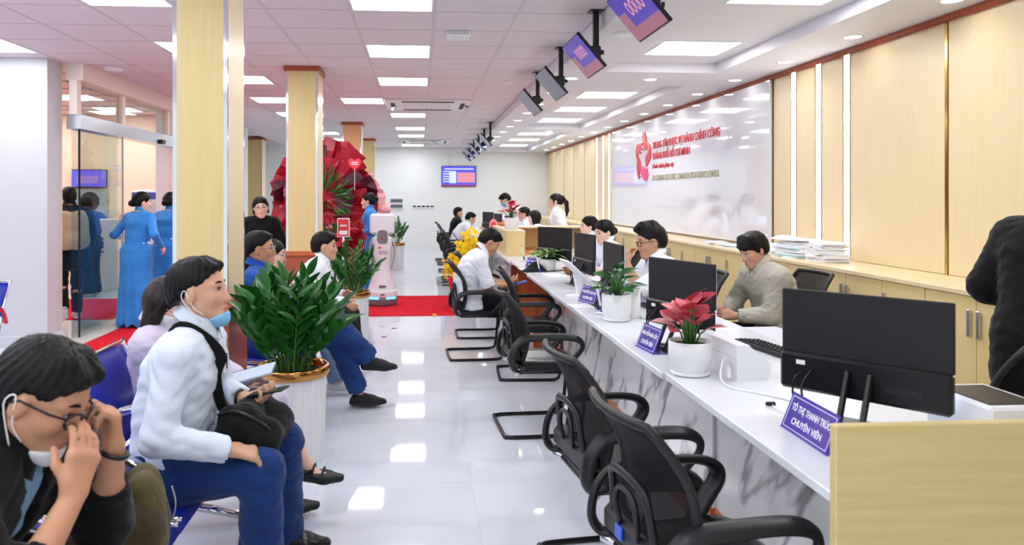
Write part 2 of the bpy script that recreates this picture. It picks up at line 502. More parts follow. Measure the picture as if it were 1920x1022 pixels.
# ------------------------------------------------------------------ plaster soffit over the counters with three recessed trays
so = MB()
TX0, TX1 = 1.9, 3.04
trays = [(1.6, 7.5), (8.44, 14.05), (14.75, 21.0)]
so.box(XS, TX0, -3, 21.6, ZS, 3.05).box(TX1, XW + .2, -3, 21.6, ZS, 3.05)
yy = -3
for a, b in trays + [(21.6, 21.6)]:
    so.box(TX0, TX1, yy, a, ZS, 3.05)
    if b > a: so.box(TX0, TX1, a, b, ZS + .1, 3.05)
    yy = b
struct(so.build('ceiling_soffit', m_soffit))
TL = None
tn = 0
for ti, ys in enumerate(((2.6, 4.5, 6.42), (9.6, 11.25, 12.95), (15.85, 17.6, 19.6))):
    for k, y in enumerate(ys):
        loc = (2.5, y + .32, ZS + .096)
        lab = 'white light panel in the %s recessed tray over the counters, %s in it' % (['near', 'middle', 'far'][ti], ordn[k])
        if TL is None:
            TL = panel_light('tray_light', .72, .64); TL.location = loc; TL['label'] = lab; TL['group'] = 'light panels in the ceiling trays'
        else: dup(TL, loc, 0, lab)
DL = thing('downlight', '', 'downlight', group='round downlights in the plaster ceiling')
MB().lathe([(.062, 0.0), (.078, -.006), (.08, 0.004), (.062, .004)], 20, cap=False).build('trim_ring', m_whitep, DL, True)
MB().lathe([(.001, -.002), (.062, -.002), (.062, .006), (.001, .006)], 20).build('lens', m_down, DL)
first = True
for rn, x, ys in (('along the maple wall', 3.44, [5.72 + 1.115 * k for k in range(-4, 14)]), ('along the tiled ceiling edge', 1.63, [7.96 + 1.115 * k for k in range(0, 12)]), ('between two ceiling trays', 2.5, [7.97, 14.4])):
    n = 0
    for k, y in enumerate(ys):
        vis = y > 5.5
        n += vis
        lab = 'round white downlight %s, %s from the camera' % (rn, ordn[n - 1] if n <= 12 else 'farther than the twelfth') if vis else 'round white downlight near the camera side of the maple wall'
        if n > 12: lab = 'round white downlight far down the row along the maple wall, %s' % ('last but one' if k == len(ys) - 2 else 'last')
        if first: DL.location = (x, y, ZS); DL['label'] = lab; first = False
        else: dup(DL, (x, y, ZS), 0, lab)
tag(MB().lathe([(.001, -.02), (.06, -.018), (.09, -.008), (.098, 0.0)], 24).build('ceiling_speaker', m_whitep, None, True, loc=at_z(1173, 63, ZS)), 'flat round white speaker in the plaster ceiling near the screens', 'speaker')
# ------------------------------------------------------------------ walls
wr = struct(MB().box(XW, XW + .2, -3, 21.6, 0, ZS).build('wall_right', m_maple))
def wall_panel(y0, y1):
    MB().cbox(XW - .018, XW, y0 + .004, y1 - .004, .97, 2.74, .003).build('panel', m_maple, wr)
for a, b in ((-3, -1.2), (-1.2, .1), (.1, 1.3), (1.3, 2.55), (2.55, 3.77), (3.77, 4.955), (4.985, 6.14), (6.26, 6.6), (6.72, 7.06), (7.18, 7.53),
             (13.98, 14.28), (14.38, 14.76), (14.86, 15.3), (15.4, 16.5), (16.53, 17.7), (17.73, 18.9), (18.93, 20.1), (20.13, 21.3)): wall_panel(a, b)
for y in (4.97, 3.77, 16.515, 17.715, 18.915, 20.115):
    MB().box(XW - .021, XW - .001, y - .013, y + .013, .97, 2.74).build('gold_strip', m_gold, wr)
struct(MB().prism([(XW - .045, 2.735), (XW, 2.735), (XW, ZS), (XW - .03, ZS), (XW - .03, 2.75)], -3, 21.5).build('trim_1', m_brown))
first = None
sl = ['nearest the seated man in the grey shirt', 'in the middle of the near trio', 'next to the white board\'s near end', 'next to the white board\'s far end', 'in the middle of the far trio', 'in the far trio toward the end wall']
for k, y in enumerate((6.2, 6.66, 7.12, 14.33, 14.81, 15.35)):
    t = thing('strip_light', 'glowing vertical strip light in the maple wall, ' + sl[k], 'strip light', (XW, y, .97), 0, 'vertical strip lights in the maple wall')
    MB().box(-.016, 0, -.05, -.043, 0, 1.765).box(-.016, 0, .043, .05, 0, 1.765).build('channel', m_chrome, t)
    MB().box(-.012, 0, -.043, .043, 0, 1.765).build('diffuser', m_strip, t)
# far wall, left shell
struct(MB().box(-5.0, XW + .2, 21.55, 21.75, 0, 3.05).build('wall_back', m_wall))
struct(MB().box(-5.0, -4.8, 15.5, 21.55, 0, 3.05).build('wall_far_left', m_wall))
struct(MB().box(-9, -3.76, 7.84, 8.14, 0, 3.0).build('wall_left', mat('pier_paint', (206, 208, 214), .6)))
struct(MB().box(-9, -3.72, 7.80, 7.84, 0, .11).box(-3.76, -3.715, 7.80, 8.14, 0, .11).build('baseboard_left', mat('pier_paint', (206, 208, 214), .6)))
struct(MB().box(-9.1, -8.9, -3, 8, 0, 3.0).build('wall_side', m_white))
struct(MB().box(-3.9, -3.5, 11.35, 15.5, 0, 3.0).build('wall_entrance_end', m_white))
# lobby behind the glass
struct(MB().box(-8.6, -8.4, 8.14, 15.5, 0, 3.0).build('wall_lobby_side', m_peach))
struct(MB().box(-8.4, -3.9, 13.3, 13.5, 0, 3.0).build('wall_lobby_end', m_peach))
struct(MB().box(-8.6, -3.66, 8.1, 15.6, 2.93, 2.95).build('ceiling_lobby', mat('lobby_ceiling', (244, 226, 214), 0.7)))
struct(MB().box(-8.4, -3.76, 8.14, 8.16, 0, 2.93).build('wall_lobby_front', m_peach))
for k, (x, y) in enumerate(((-6.4, 9.3), (-6.4, 11.0), (-6.4, 12.5), (-4.9, 9.3), (-4.9, 11.0), (-4.9, 12.5))):  # unseen panels, added to brighten the lobby behind the glass
    dup(PL, (x, y, 2.925), 0, 'added square white light panel brightening the peach lobby, %s' % ordn[k], 'light panels added to brighten the lobby')
# ------------------------------------------------------------------ glass entrance (frame is setting, sliding leaf a door)
XG = -3.62
en = struct(MB().box(XG - .09, XG + .06, 8.14, 11.35, 2.23, 2.38).build('trim_2', m_steel))
m_frame = mat('cream_frame', (240, 226, 216), 0.5)
MB().box(XG - .1, XG + .08, 8.14, 11.35, 2.74, 2.93).build('cornice', m_frame, en)
for y in (8.16, 9.36, 10.98, 11.3):
    MB().box(XG - .05, XG + .03, y - .05, y + .05, 2.38, 2.74).build('transom_post', m_frame, en)
for a, b in ((8.21, 9.31), (9.41, 10.93)):
    MB().box(XG - .02, XG - .01, a, b, 2.38, 2.74).build('transom_pane', m_glass, en)
MB().box(XG - .05, XG + .03, 11.26, 11.35, 0, 2.23).build('jamb', m_frame, en)
MB().box(XG - .14, XG + .16, 7.9, 11.4, -.001, .012).build('threshold', mat('threshold_stone', (226, 220, 212), 0.2), en)
d = struct(MB().box(XG + .0, XG + .012, 8.22, 9.38, .02, 2.25).build('door_1', m_glass))
MB().box(XG - .004, XG + .016, 9.372, 9.384, .02, 2.25).build('edge_profile', m_steel, d)
MB().box(XG - .004, XG + .016, 8.216, 8.224, .02, 2.25).build('edge_profile', m_black, d)
MB().box(XG - .01, XG + .022, 9.28, 9.34, 1.0, 1.06).build('lock', m_steel, d)
d2 = struct(MB().box(XG - .05, XG - .04, 8.16, 9.36, .02, 2.23).build('door_2', m_glass))
tag(MB().cbox(XG + .06, XG + .1, 10.5, 10.66, 2.24, 2.3, .015).build('door_sensor', m_black), 'small black motion sensor on the steel beam above the glass entrance', 'sensor')
ex = thing('exit_sign', 'small green exit sign hanging beside the glass entrance beam', 'sign', (XG + .07, 11.1, 2.42))
MB().box(0, .03, -.02, .2, 0, .12).build('housing', m_whitep, ex)
MB().box(.03, .032, -.01, .19, .01, .11).build('face', mat('exit_green', (60, 170, 60), .5, emit=(70, 190, 70), glow=.6), ex)
# red carpets
tag(MB().box(-8.3, 1.2, 9.5, 11.38, 0, .008).build('carpet_runner', m_carpet, None, loc=(0, 0, .0)), 'red carpet runner crossing the aisle from the glass entrance', 'carpet')
tag(MB().box(-3.44, -1.75, 5.4, 9.49, 0, .008).build('carpet_runner', m_carpet), 'red carpet strip along the glass entrance behind the blue seats', 'carpet')
# ------------------------------------------------------------------ pillars
def pillar(x1, y0, w=.33, d=.44, capz=.055, nm='', chrome=True, plinth=True, tone=None):
    """maple pillar, right face at x1, front face at y0"""
    p = struct(MB().box(x1 - w + .012, x1 - .012, y0 + .012, y0 + d - .012, 0, ZC - .002).build('column_' + nm, m_maple))
    fm = tone or wood('maple_column', (216, 194, 138), (210, 187, 130))
    MB().box(x1 - w + .022, x1 - .022, y0, y0 + .012, .93, ZC - capz).build('facing', fm, p)
    MB().box(x1 - .012, x1, y0 + .022, y0 + d - .022, .93, ZC - capz).build('facing', m_maple, p)
    MB().box(x1 - w, x1 - w + .012, y0 + .022, y0 + d - .022, .93, ZC - capz).build('facing', m_maple, p)
    for xa in (x1 - w, x1 - .022):
        for ya in (y0, y0 + d - .022):
            MB().box(xa, xa + .022, ya, ya + .022, .93, ZC - capz).build('corner_strip', m_chrome, p)
    e = .022
    MB().box(x1 - w - e, x1 + e, y0 - e, y0 + d + e, ZC - capz, ZC - .003).build('capital', m_brown, p)
    MB().box(x1 - w - .012, x1 + .012, y0 - .012, y0 + d + .012, 0, .885).build('plinth', m_brown, p)
    MB().box(x1 - w - .03, x1 + .03, y0 - .03, y0 + d + .03, .885, .93).build('plinth_ledge', m_orange, p)
    return p
pillar(-1.10, 4.36, .305, .42, nm='near')
pillar(-1.10, 8.13, .335, .44, nm='mid')
pillar(-1.11, 14.2, .35, .44, nm='far', tone=wood('peach_maple', (232, 178, 128), (226, 168, 116)))
pillar(-1.11, 18.2, .35, .44, nm='last')
pillar(-3.76, 18.1, .36, .44, nm='side')
# ------------------------------------------------------------------ low cabinets along the maple wall
XC = 3.2
m_hand = mat('handle_aluminium', (206, 208, 212), 0.25, 0.9)
st = tag(MB().cbox(XC - .02, XW - .02, -2.8, 21.3, .94, .97, .003).build('cabinet_worktop', m_maple, None), 'long maple worktop running over the low cabinets along the wall', 'worktop')
def cabinet():
    t = thing('low_cabinet', '', 'cabinet', group='low maple cabinets along the wall')
    MB().box(.022, .46, .003, 1.323, .06, .94).box(.06, .46, .01, 1.316, 0, .06).build('body', m_maple2, t)
    for k in range(3):
        dr = MB().cbox(0, .02, .004 + k * .441, .004 + k * .441 + .436, .065, .935, .002).build('door', m_maple2, t)
        hy = .004 + k * .441 + (.045 if k == 2 else (.045 if k == 0 else .39))
        hy = {0: .441 - .045, 1: .882 - .03, 2: .882 + .045}[k]
        MB().cbox(-.022, -.008, hy - .012, hy + .012, .70, .86, .003).box(-.008, 0, hy - .005, hy + .005, .72, .73).box(-.008, 0, hy - .005, hy + .005, .83, .84).build('handle', m_hand, dr)
    return t
cab = cabinet()
vn = {3: 'behind the nearest monitor', 4: 'behind the seated man in the grey shirt', 5: 'under the stacked papers'}
for k in range(-3, 12):
    loc = (XC, 4.53 + 1.328 * (k - 0), 0)
    n = k + 3
    lab = 'three-door maple low cabinet with slim handles, %s along the wall from the camera' % (ordn[n] if n < 12 else ['thirteenth', 'fourteenth', 'fifteenth', 'last'][n - 12])
    if k == -3: cab.location = loc; cab['label'] = lab
    else: dup(cab, loc, 0, lab)
# ------------------------------------------------------------------ white glass board with the emblem and lettering
XB = XW - .055
bd = thing('glass_board', 'large glossy white wall board with a red emblem and red lettering', 'wall board', (XB, 10.75, 1.0))
MB().cbox(0, .03, 7.55 - 10.75, 13.95 - 10.75, 0, 1.735, .003).build('glass_sheet', m_board, bd)
def on_board(px, py):
    p = at_x(px, py, XB); return (p[1] - 10.75, p[2] - 1.0)
def board_text(nm, s, pa, pb, m, h, bold):
    ya, za = on_board(*pa); yb, zb = on_board(*pb)
    M = Matrix(((0, 0, -1, -.004), (-1, 0, 0, (ya + yb) / 2), (0, 1, 0, (za + zb) / 2), (0, 0, 0, 1)))
    return text(nm, s, .2, m, bd, M, .004, bold=bold, width=abs(ya - yb), height=h)
board_text('lettering', 'TRUNG TÂM PHỤC VỤ HÀNH CHÍNH CÔNG', (1224, 273), (1350, 248), m_redp, .165, .003)
board_text('lettering', 'THÀNH PHỐ HỒ CHÍ MINH', (1224, 294), (1294, 283), m_redp, .158, .003)
board_text('lettering', 'Hành chính phục vụ', (1224, 312), (1263, 308.5), m_redp, .09, .002)
board_text('lettering', 'HO CHI MINH CITY PUBLIC ADMINISTRATION SERVICE CENTER', (1224, 334.5), (1348, 325.5), m_goldl, .085, .002)
ya, za = on_board(1193, 335); yb, zb = on_board(1222, 246)
za = on_board(1207, 340)[1]; zb = on_board(1207, 247)[1]
for poly, m in (([(.40, .90), (.44, .97), (.52, 1.0), (.60, .98), (.66, .9), (.77, .62), (.53, .62), (.47, .85)], m_redp),
                ([(.08, .77), (.45, .78), (.43, .72), (.3, .71), (.3, .69), (.43, .68), (.42, .64), (.28, .63), (.28, .615), (.36, .60), (.34, .57), (.14, .57), (.10, .45), (.02, .52), (0, .66)], m_redp),
                ([(.82, .745), (.93, .70), (.99, .6), (.98, .47), (.88, .38), (.68, .28), (.62, .42), (.66, .5), (.78, .56), (.85, .64)], m_redp),
                ([(.14, .52), (.26, .46), (.33, .36), (.31, .25), (.22, .14), (.32, .1), (.2, .05), (.1, .15), (.06, .32)], m_redp),
                ([(.30, .2), (.38, .24), (.45, .31), (.52, .26), (.75, .25), (.81, .12), (.74, .03), (.62, 0), (.48, .05)], m_pinkp)):
    pts = [(ya + (yb - ya) * u, za + (zb - za) * v) for u, v in poly]
    MB().prism(pts, -.012, 0, 'x').build('emblem_piece', m, bd)
# ------------------------------------------------------------------ far wall fittings
def wall_screen():
    a, b = at_y(828, 311, 21.5), at_y(893, 350, 21.5)
    t = thing('wall_television', 'wide television with a blue screen on the far white wall', 'television', (a[0], 21.5, b[2]))
    w_, h_ = b[0] - a[0], a[2] - b[2]
    MB().cbox(0, w_, 0, .045, 0, h_, .006).build('housing', m_black, t)
    MB().box(.012, w_ - .012, -.003, 0, .012, h_ - .012).build('screen', mat('tv_blue', (70, 70, 190), .3, emit=(70, 74, 205), glow=.8), t)
    e = mat('tv_light', (190, 195, 250), .3, emit=(170, 180, 245), glow=.8)
    MB().box(.05, w_ * .42, -.005, -.003, .1, h_ * .75).build('slide_text', e, t)
    MB().box(w_ * .45, w_ * .96, -.005, -.003, h_ * .2, h_ * .68).build('slide_photo', mat('tv_photo', (190, 120, 130), .4, emit=(196, 130, 150), glow=.7), t)
    for k in range(5):
        MB().box(w_ * .06, w_ * .22, -.007, -.005, h_ * (.16 + .12 * k), h_ * (.22 + .12 * k)).build('slide_button', mat('tv_deep', (50, 50, 170), .3, emit=(50, 56, 180), glow=.8), t)
    MB().box(w_ * .08, w_ * .92, -.005, -.003, h_ * .82, h_ * .88).build('slide_title', e, t)
    for xx in (w_ * .2, w_ * .78): MB().box(xx, xx + .02, .02, .04, h_, 2.9 - b[2]).build('conduit', m_whitep, t)
    MB().box(.014, w_ - .014, -.005, -.003, .014, h_ * .08).build('ticker', mat('tv_red', (150, 30, 40), .3, emit=(150, 40, 50), glow=.6), t)
wall_screen()
a, b = at_y(730, 371, 21.53), at_y(757, 392, 21.53)
t = thing('breaker_box', 'white recessed breaker box with two grey covers on the far wall', 'breaker box', (a[0], 21.53, b[2]))
MB().cbox(0, b[0] - a[0], -.02, .02, 0, a[2] - b[2], .006).build('frame', m_whitep, t)
mg = mat('smoked_cover', (132, 142, 150), .25)
for z in (.025, .18):
    MB().box(.03, b[0] - a[0] - .03, -.026, -.02, z, z + .115).build('cover', mg, t)
    MB().box(.05, b[0] - a[0] - .05, -.03, -.026, z + .04, z + .07).build('window', mat('dark_slot', (60, 66, 74), .3), t)
for k in range(5):
    p = at_y(777 + k * 8.3, 387, 21.53)
    t = thing('switch_plate', 'white wall switch plate with a dark slot, %s of five in the row' % ordn[k], 'switch', p, 0, 'switch plates on the far wall')
    MB().cbox(-.058, .058, -.012, .02, -.05, .05, .004).build('plate', m_whitep, t)
    MB().box(-.045, .045, -.016, -.012, -.02, .02).build('rocker', m_blackmat, t)
# ------------------------------------------------------------------ ceiling fittings
def cassette(x, y, lab):
    t = thing('air_conditioner', lab, 'air conditioner', (x, y, ZC), 0, 'ceiling cassette air conditioners')
    MB().cbox(-.63, .63, -.6, .6, -.03, .03, .01).build('fascia', m_whitep, t)
    for yy in (-.5, .5):
        MB().box(-.38, .38, yy - .05, yy + .03, -.036, -.03).build('outlet_slot', m_blackmat, t)
    for xx in (-.52, .52):
        MB().box(xx - .03, xx + .03, -.35, .35, -.036, -.03).build('outlet_slot', m_blackmat, t)
    for k in range(9):
        MB().box(-.36 + k * .08, -.30 + k * .08, -.36, .36, -.038, -.03).build('grille_slat', m_grid, t)
cassette(.11, 5.67 + GY * 9, 'white ceiling cassette air conditioner nearer the camera, over the aisle')
cassette(.11, 5.67 + GY * 21, 'white ceiling cassette air conditioner near the far wall')
for k, (px, py) in enumerate(((738, 199), (875, 200), (750, 265), (812, 265))):
    p = at_z(px, py, ZC - .04)
    t = thing('swivel_spot', 'small white swivel camera under the ceiling, ' + ['on the near air conditioner\'s window side', 'on the near air conditioner\'s counter side', 'on the far air conditioner\'s window side', 'on the far air conditioner\'s counter side'][k], 'camera', p, 0, 'small swivel cameras on the ceiling')
    MB().lathe([(.03, 0), (.03, .02), (.012, .024), (.012, .01)], 10).build('mount', m_black, t)
    MB().tube([(.0, -.05, -.05), (.02, .06, -.02)], .035, 10).build('body', m_whitep, t, True)
t = thing('emergency_light', 'small white vented box on the tiled ceiling above the aisle', 'ceiling fitting', at_z(859, 72, ZC - .05))
MB().cbox(-.1, .1, -.1, .1, 0, .05, .012).build('housing', m_whitep, t)
for k in range(8): MB().box(-.08 + k * .021, -.068 + k * .021, -.103, -.1, .012, .036).build('vent', m_hand, t)
for k, (px, py) in enumerate(((952, 157), (515 + 0, 231), (903, 228), (870, 268))):
    p = at_z(px, py, ZC - .03)
    tag(MB().lathe([(.02, 0), (.05, .006), (.058, .03)], 14).build('smoke_detector', m_whitep, None, True, loc=p), 'small round white smoke detector on the tiled ceiling, ' + ['nearest the hanging screens', 'far behind the tall pillars', 'over the far counter edge', 'in front of the far wall'][k], 'smoke detector', 'smoke detectors')
tag(MB().lathe([(.02, 0), (.09, .012), (.1, .04)], 18).build('ceiling_sensor', m_whitep, None, True, loc=at_z(213, 134, ZC - .04)), 'flat round white sensor on the ceiling before the glass entrance', 'sensor')
t = thing('security_camera', 'small white dome camera in the far corner above the maple wall', 'camera', (3.45, 21.2, ZS - .07))
MB().lathe([(.001, 0), (.04, .01), (.055, .04), (.055, .07)], 14).build('dome', m_whitep, t, True)
MB().lathe([(.001, -.004), (.022, 0.0), (.03, .01)], 10).build('lens', m_black, t, True)
# ------------------------------------------------------------------ counter units
ZT = .75
def counter_unit(x, y0, y1, lab, front=m_marble, overhang=.23):
    t = thing('service_counter', lab, 'counter', (x, y0, 0), 0, 'white marble-fronted service counters')
    L = y1 - y0
    MB().cbox(0, .85, .001, L - .001, .72, ZT, .003).build('worktop', m_top, t)
    MB().box(overhang, overhang + .018, .003, L - .003, .15, .72).build('front_panel', front, t)
    MB().box(overhang - .012, overhang + .018, .003, L - .003, 0, .15).build('skirting', m_orange, t)
    for yy in (.004, L - .022):
        MB().box(overhang + .018, .8, yy, yy + .018, 0, .72).build('side_panel', m_orange, t)
    return t
cn = ['nearest the maple end screen', 'under the red-leaved pot', 'under the green-leaved pot', 'last before the gap with the orange wood']
for k, (x, a, b) in enumerate(((1.065, 1.82, 3.19), (1.05, 3.19, 4.63), (1.05, 4.63, 6.0), (1.055, 6.0, 7.38))):
    counter_unit(x, a, b, 'white-topped service counter with a grey-veined marble front, ' + cn[k])
t = thing('side_desk', 'white-topped desk with an open orange wood recess between the counters', 'desk', (1.08, 7.40, 0))
MB().cbox(0, .85, 0, 1.36, .72, ZT, .003).build('worktop', m_top, t)
MB().box(.45, .47, .02, 1.34, .05, .72).build('back_panel', m_orange, t)
MB().box(.05, .8, 1.33, 1.355, 0, .72).build('side_panel', m_orange, t)
MB().box(.05, .8, .005, .025, 0, .72).build('side_panel', m_orange, t)
MB().box(-.02, .05, 1.30, 1.355, .1, .71).build('cable_post', mat('maroon_panel', (128, 52, 44), .3), t)
for k in range(7):
    counter_unit(1.05, 8.82 + 1.4 * k, 8.82 + 1.4 * (k + 1), 'far white-topped service counter with marble front, %s beyond the orange recess' % ordn[k])
# maple screen at the near end
tag(MB().cbox(1.03, 2.5, 1.785, 1.815, 0, .948, .003).build('end_screen', m_maplef), 'plain maple board standing at the near end of the counters', 'screen')
# maple riser boxes on the far counter
t = thing('counter_riser', 'maple riser box on the far counter carrying a white pot', 'riser', (1.1, 9.5, ZT))
MB().box(0, .24, 0, 1.8, 0, .31).build('box', m_maple2, t)
MB().cbox(-.006, .246, -.006, 1.806, .31, .33, .003).build('top', m_maple, t)
t = thing('reception_hutch', 'open maple hutch crossing behind the far counter riser', 'hutch', (1.36, 10.95, ZT))
MB().cbox(0, 1.0, -.35, .1, .31, .335, .003).build('top', m_maple, t)
MB().box(0, 1.0, .06, .08, 0, .31).build('back_panel', m_maple2, t)
MB().box(0.98, 1.0, -.34, .08, 0, .31).build('side_panel', m_maple2, t)
tag(MB().cbox(1.345, 1.9, 9.5, 11.0, ZT, ZT + .006, .002).build('desk_mat', mat('orange_mat', (206, 116, 74), .4)), 'orange wooden desk mat in front of the maple hutch', 'desk mat')

# ------------------------------------------------------------------ monitors (local x = width, back faces -y)
m_scr = mat('screen_glow', (200, 210, 230), .3, emit=(190, 205, 230), glow=.9)
m_mon = mat('monitor_back', (24, 24, 27), .55, bump=.15, bscale=300)
m_mon2 = mat('monitor_low', (17, 17, 20), .35)
def monitor(lab, w=.53, h=.345, brand=False):
    t = thing('monitor', lab, 'monitor')
    MB().cbox(-w / 2, w / 2, -.008, .010, .10 + h * .36, .10 + h, .004).build('back_cover', m_mon, t)
    MB().cbox(-w / 2, w / 2, -.028, .0095, .10, .10 + h * .36 + .003, .010).build('lower_cover', m_mon2, t)
    MB().box(-w / 2 + .005, w / 2 - .005, .010, .012, .112, .095 + h).build('screen', m_scr, t)
    s = MB().tube([(-.035, -.12, .006), (-.035, -.03, .19)], .011, 6).tube([(.035, -.12, .006), (.035, -.03, .19)], .011, 6).build('stand_arm', m_black, t)
    MB().cbox(-.12, .12, -.14, .09, 0, .008, .003).build('stand_foot', m_black, t)
    MB().box(-w / 2 + .06, -w / 2 + .09, -.031, -.028, .19, .205).build('port', m_whitep, t)
    cp = smoothpath([(-.18, -.03, .17), (-.2, -.06, .14), (-.2, -.05, .06), (-.12, -.07, .012), (.02, -.12, .012)], 5)
    MB().tube(cp, .004, 5).build('cable', m_black, t, True)
    cp = smoothpath([(-.15, -.03, .18), (-.17, -.07, .12), (-.13, -.08, .03), (-.02, -.06, .012), (.1, -.09, .012)], 5)
    MB().tube(cp, .004, 5).build('cable', m_black, t, True)
    if brand:
        M = Matrix(((1, 0, 0, .13), (0, 0, -1, -.0285), (0, 1, 0, .155), (0, 0, 0, 1)))
        text('brand_lettering', 'xiaomi', .04, mat('brand_grey', (48, 48, 52), .5), t, M, .0006)
    return t
def put(t, x, y, z, deg=0): t.location = (x, y, z); t.rotation_euler = (0, 0, math.radians(deg)); return t
M0 = put(monitor('large black monitor seen from behind, nearest, over the blue name plate', brand=True), 1.452, 2.36, ZT, -51)
MON = monitor('black monitor seen from behind, behind the red-leaved plant', .515)
put(MON, 1.315, 3.70, ZT, -71)
for x, y, dg, lab in ((1.335, 5.1, -90, 'black monitor seen edge-on behind the green-leaved pot'), (1.43, 6.42, -83, 'black monitor seen from behind, in front of the woman with a bun'),
                      (1.40, 7.72, -57, 'black monitor seen from behind, behind the striped-leaf plant'),
                      (1.45, 12.4, -88, 'far black monitor on the counter, nearest the maple riser'), (1.45, 13.9, -80, 'far black monitor on the counter beyond the first far one'), (1.4, 15.4, -70, 'far black monitor on the counter in front of the seated pair')):
    dup(MON, (x, y, ZT), math.radians(dg), lab, 'black monitors on the counters')
M0['group'] = MON['group'] = 'black monitors on the counters'

# ------------------------------------------------------------------ screens hanging from the ceiling
m_lcd = mat('queue_screen', (70, 60, 150), .25, emit=(64, 52, 150), glow=.55)
m_lcdp = mat('queue_band', (150, 100, 110), .3, emit=(128, 84, 104), glow=.5)
m_dig = mat('queue_digit', (190, 130, 140), .3, emit=(176, 120, 150), glow=.6)
def hanging_screen(txt=True, on=True):
    t = thing('hanging_display', '', 'display', group='queue displays hanging from the ceiling')
    MB().box(-.02, .02, -.02, .02, -.30, 0).build('pole', m_black, t)
    MB().box(-.05, .05, -.05, .05, -.008, 0).build('ceiling_plate', m_black, t)
    MB().cbox(-.06, .03, -.045, .045, -.36, -.27, .006).build('bracket', m_black, t)
    k = MB().lathe([(.018, 0), (.018, .03), (.006, .034)], 10); k.xf(Matrix.Rotation(PI / 2, 4, 'Y')); k.build('knob', m_black, t, True, loc=(.03, 0, -.31))
    # tilted panel: local u = +y toward camera is -y ; v slopes from upper-left to lower-right
    R = Matrix.Translation((-.075, 0, -.355)) @ Matrix.Rotation(math.radians(-49 + 180), 4, 'Y') @ Matrix.Rotation(0, 4, 'Z')
    # panel frame: n = outward face normal (down-left), vv = up direction of the picture
    n = Vector((-.755, 0, -.656)); vv = Vector((-.656, 0, .755)); uu = Vector((0, -1, 0))
    B = Matrix(((uu.x, vv.x, n.x, -.085), (uu.y, vv.y, n.y, 0), (uu.z, vv.z, n.z, -.335), (0, 0, 0, 1)))
    MB().cbox(-.275, .275, -.16, .16, 0, .022, .004).xf(B).build('housing', m_black, t)
    MB().box(-.268, .268, -.148, .153, .022, .0235).xf(B).build('screen', m_lcd if on else mat('screen_oblique_grey', (120, 126, 140), .25), t)  # second colour paints in the grey sheen of an oblique view
    if not on: return t
    MB().box(-.268, .268, -.148, -.07, .0235, .0242).xf(B).build('banner', m_lcdp, t)
    MB().box(-.268, -.14, -.148, .04, .0242, .0248).xf(B).build('photo', m_lcdp, t)
    if txt: text('digits', '0000', .13, m_dig, t, B @ Matrix.Translation((.05, .03, .0245)), .0004, bold=.002)
    MB().tube(smoothpath([(-.02, -.15, -.42), (.03, -.1, -.45), (.04, -.02, -.42), (.0, 0, -.36)], 5), .004, 5).build('cable', m_black, t, True)
    return t
HS = hanging_screen()
hl = ['nearest and cut by the frame', 'second from the camera', 'third from the camera', 'fourth from the camera', 'first of the far cluster', 'second of the far cluster', 'third of the far cluster', 'fourth of the far cluster', 'last of the far cluster']
for k, y in enumerate((4.15, 5.55, 6.95, 8.35, 14.05, 15.4, 16.9, 18.4, 19.8)):
    if k == 0: HS.location = (1.32, y, ZC - .004); HS['label'] = 'black queue display hanging from the ceiling, ' + hl[0]
    elif k == 1: dup(HS, (1.32, y, ZC - .004), 0, 'black queue display hanging from the ceiling, ' + hl[k])
    elif k == 2:
        HG = hanging_screen(on=False); HG.location = (1.32, y, ZC - .004); HG['label'] = 'grey-faced queue display hanging from the ceiling, ' + hl[k]  # display seen off-angle; its washed-out grey is painted on the face
    else: dup(HG, (1.32, y, ZC - .004), 0, 'grey-faced queue display hanging from the ceiling, ' + hl[k])

# ------------------------------------------------------------------ cantilever visitor chairs (facing +x)
m_leather = mat('black_leather', (20, 20, 22), .22, bump=.15, bscale=90)
m_weave = meshweave('chair_mesh', (20, 21, 23), .22)
m_bplas = mat('chair_plastic', (26, 27, 30), .42)
m_btube = mat('black_tube', (18, 18, 20), .25)
def back_x(v):   # sagittal profile of the backrest, v 0..1
    return -.200 + .045 * math.sin(v * PI * .9) - .115 * v ** 2.2
DZ = 0.0
def back_pt(u, v):
    wdt = .225 + .02 * math.sin(v * PI) - .025 * v
    y = (u - .5) * 2 * wdt
    return (back_x(v) + .035 * (2 * u - 1) ** 2, y, .49 + DZ + .41 * v)
def add_back(t):
    loop = [back_pt(0, v / 10) for v in range(11)] + [back_pt(u / 8, 1) for u in range(1, 8)] + [back_pt(1, 1 - v / 10) for v in range(11)] + [back_pt(1 - u / 8, 0) for u in range(1, 8)]
    MB().tube(smoothpath(loop, 1, True), .014, 8, closed=True, flat=(1, 1)).build('backrest_frame', m_bplas, t, True)
    MB().grid(lambda u, v: back_pt(.03 + u * .94, .02 + v * .96), 10, 12, .004).build('backrest_mesh', m_weave, t, True)
    lum = [(-.215, -.15, .52), (-.225, -.13, .62), (-.235, -.10, .69), (-.235, .10, .69), (-.225, .13, .62), (-.215, .15, .52)]
    MB().tube(smoothpath(lum, 5), .014, 6, flat=(.8, 1.2)).tube(smoothpath([(-.23, -.06, .53), (-.24, -.075, .6), (-.24, -.045, .65), (-.24, .045, .65), (-.24, .075, .6), (-.23, .06, .53)], 4), .009, 6).build('lumbar_support', m_bplas, t, True)
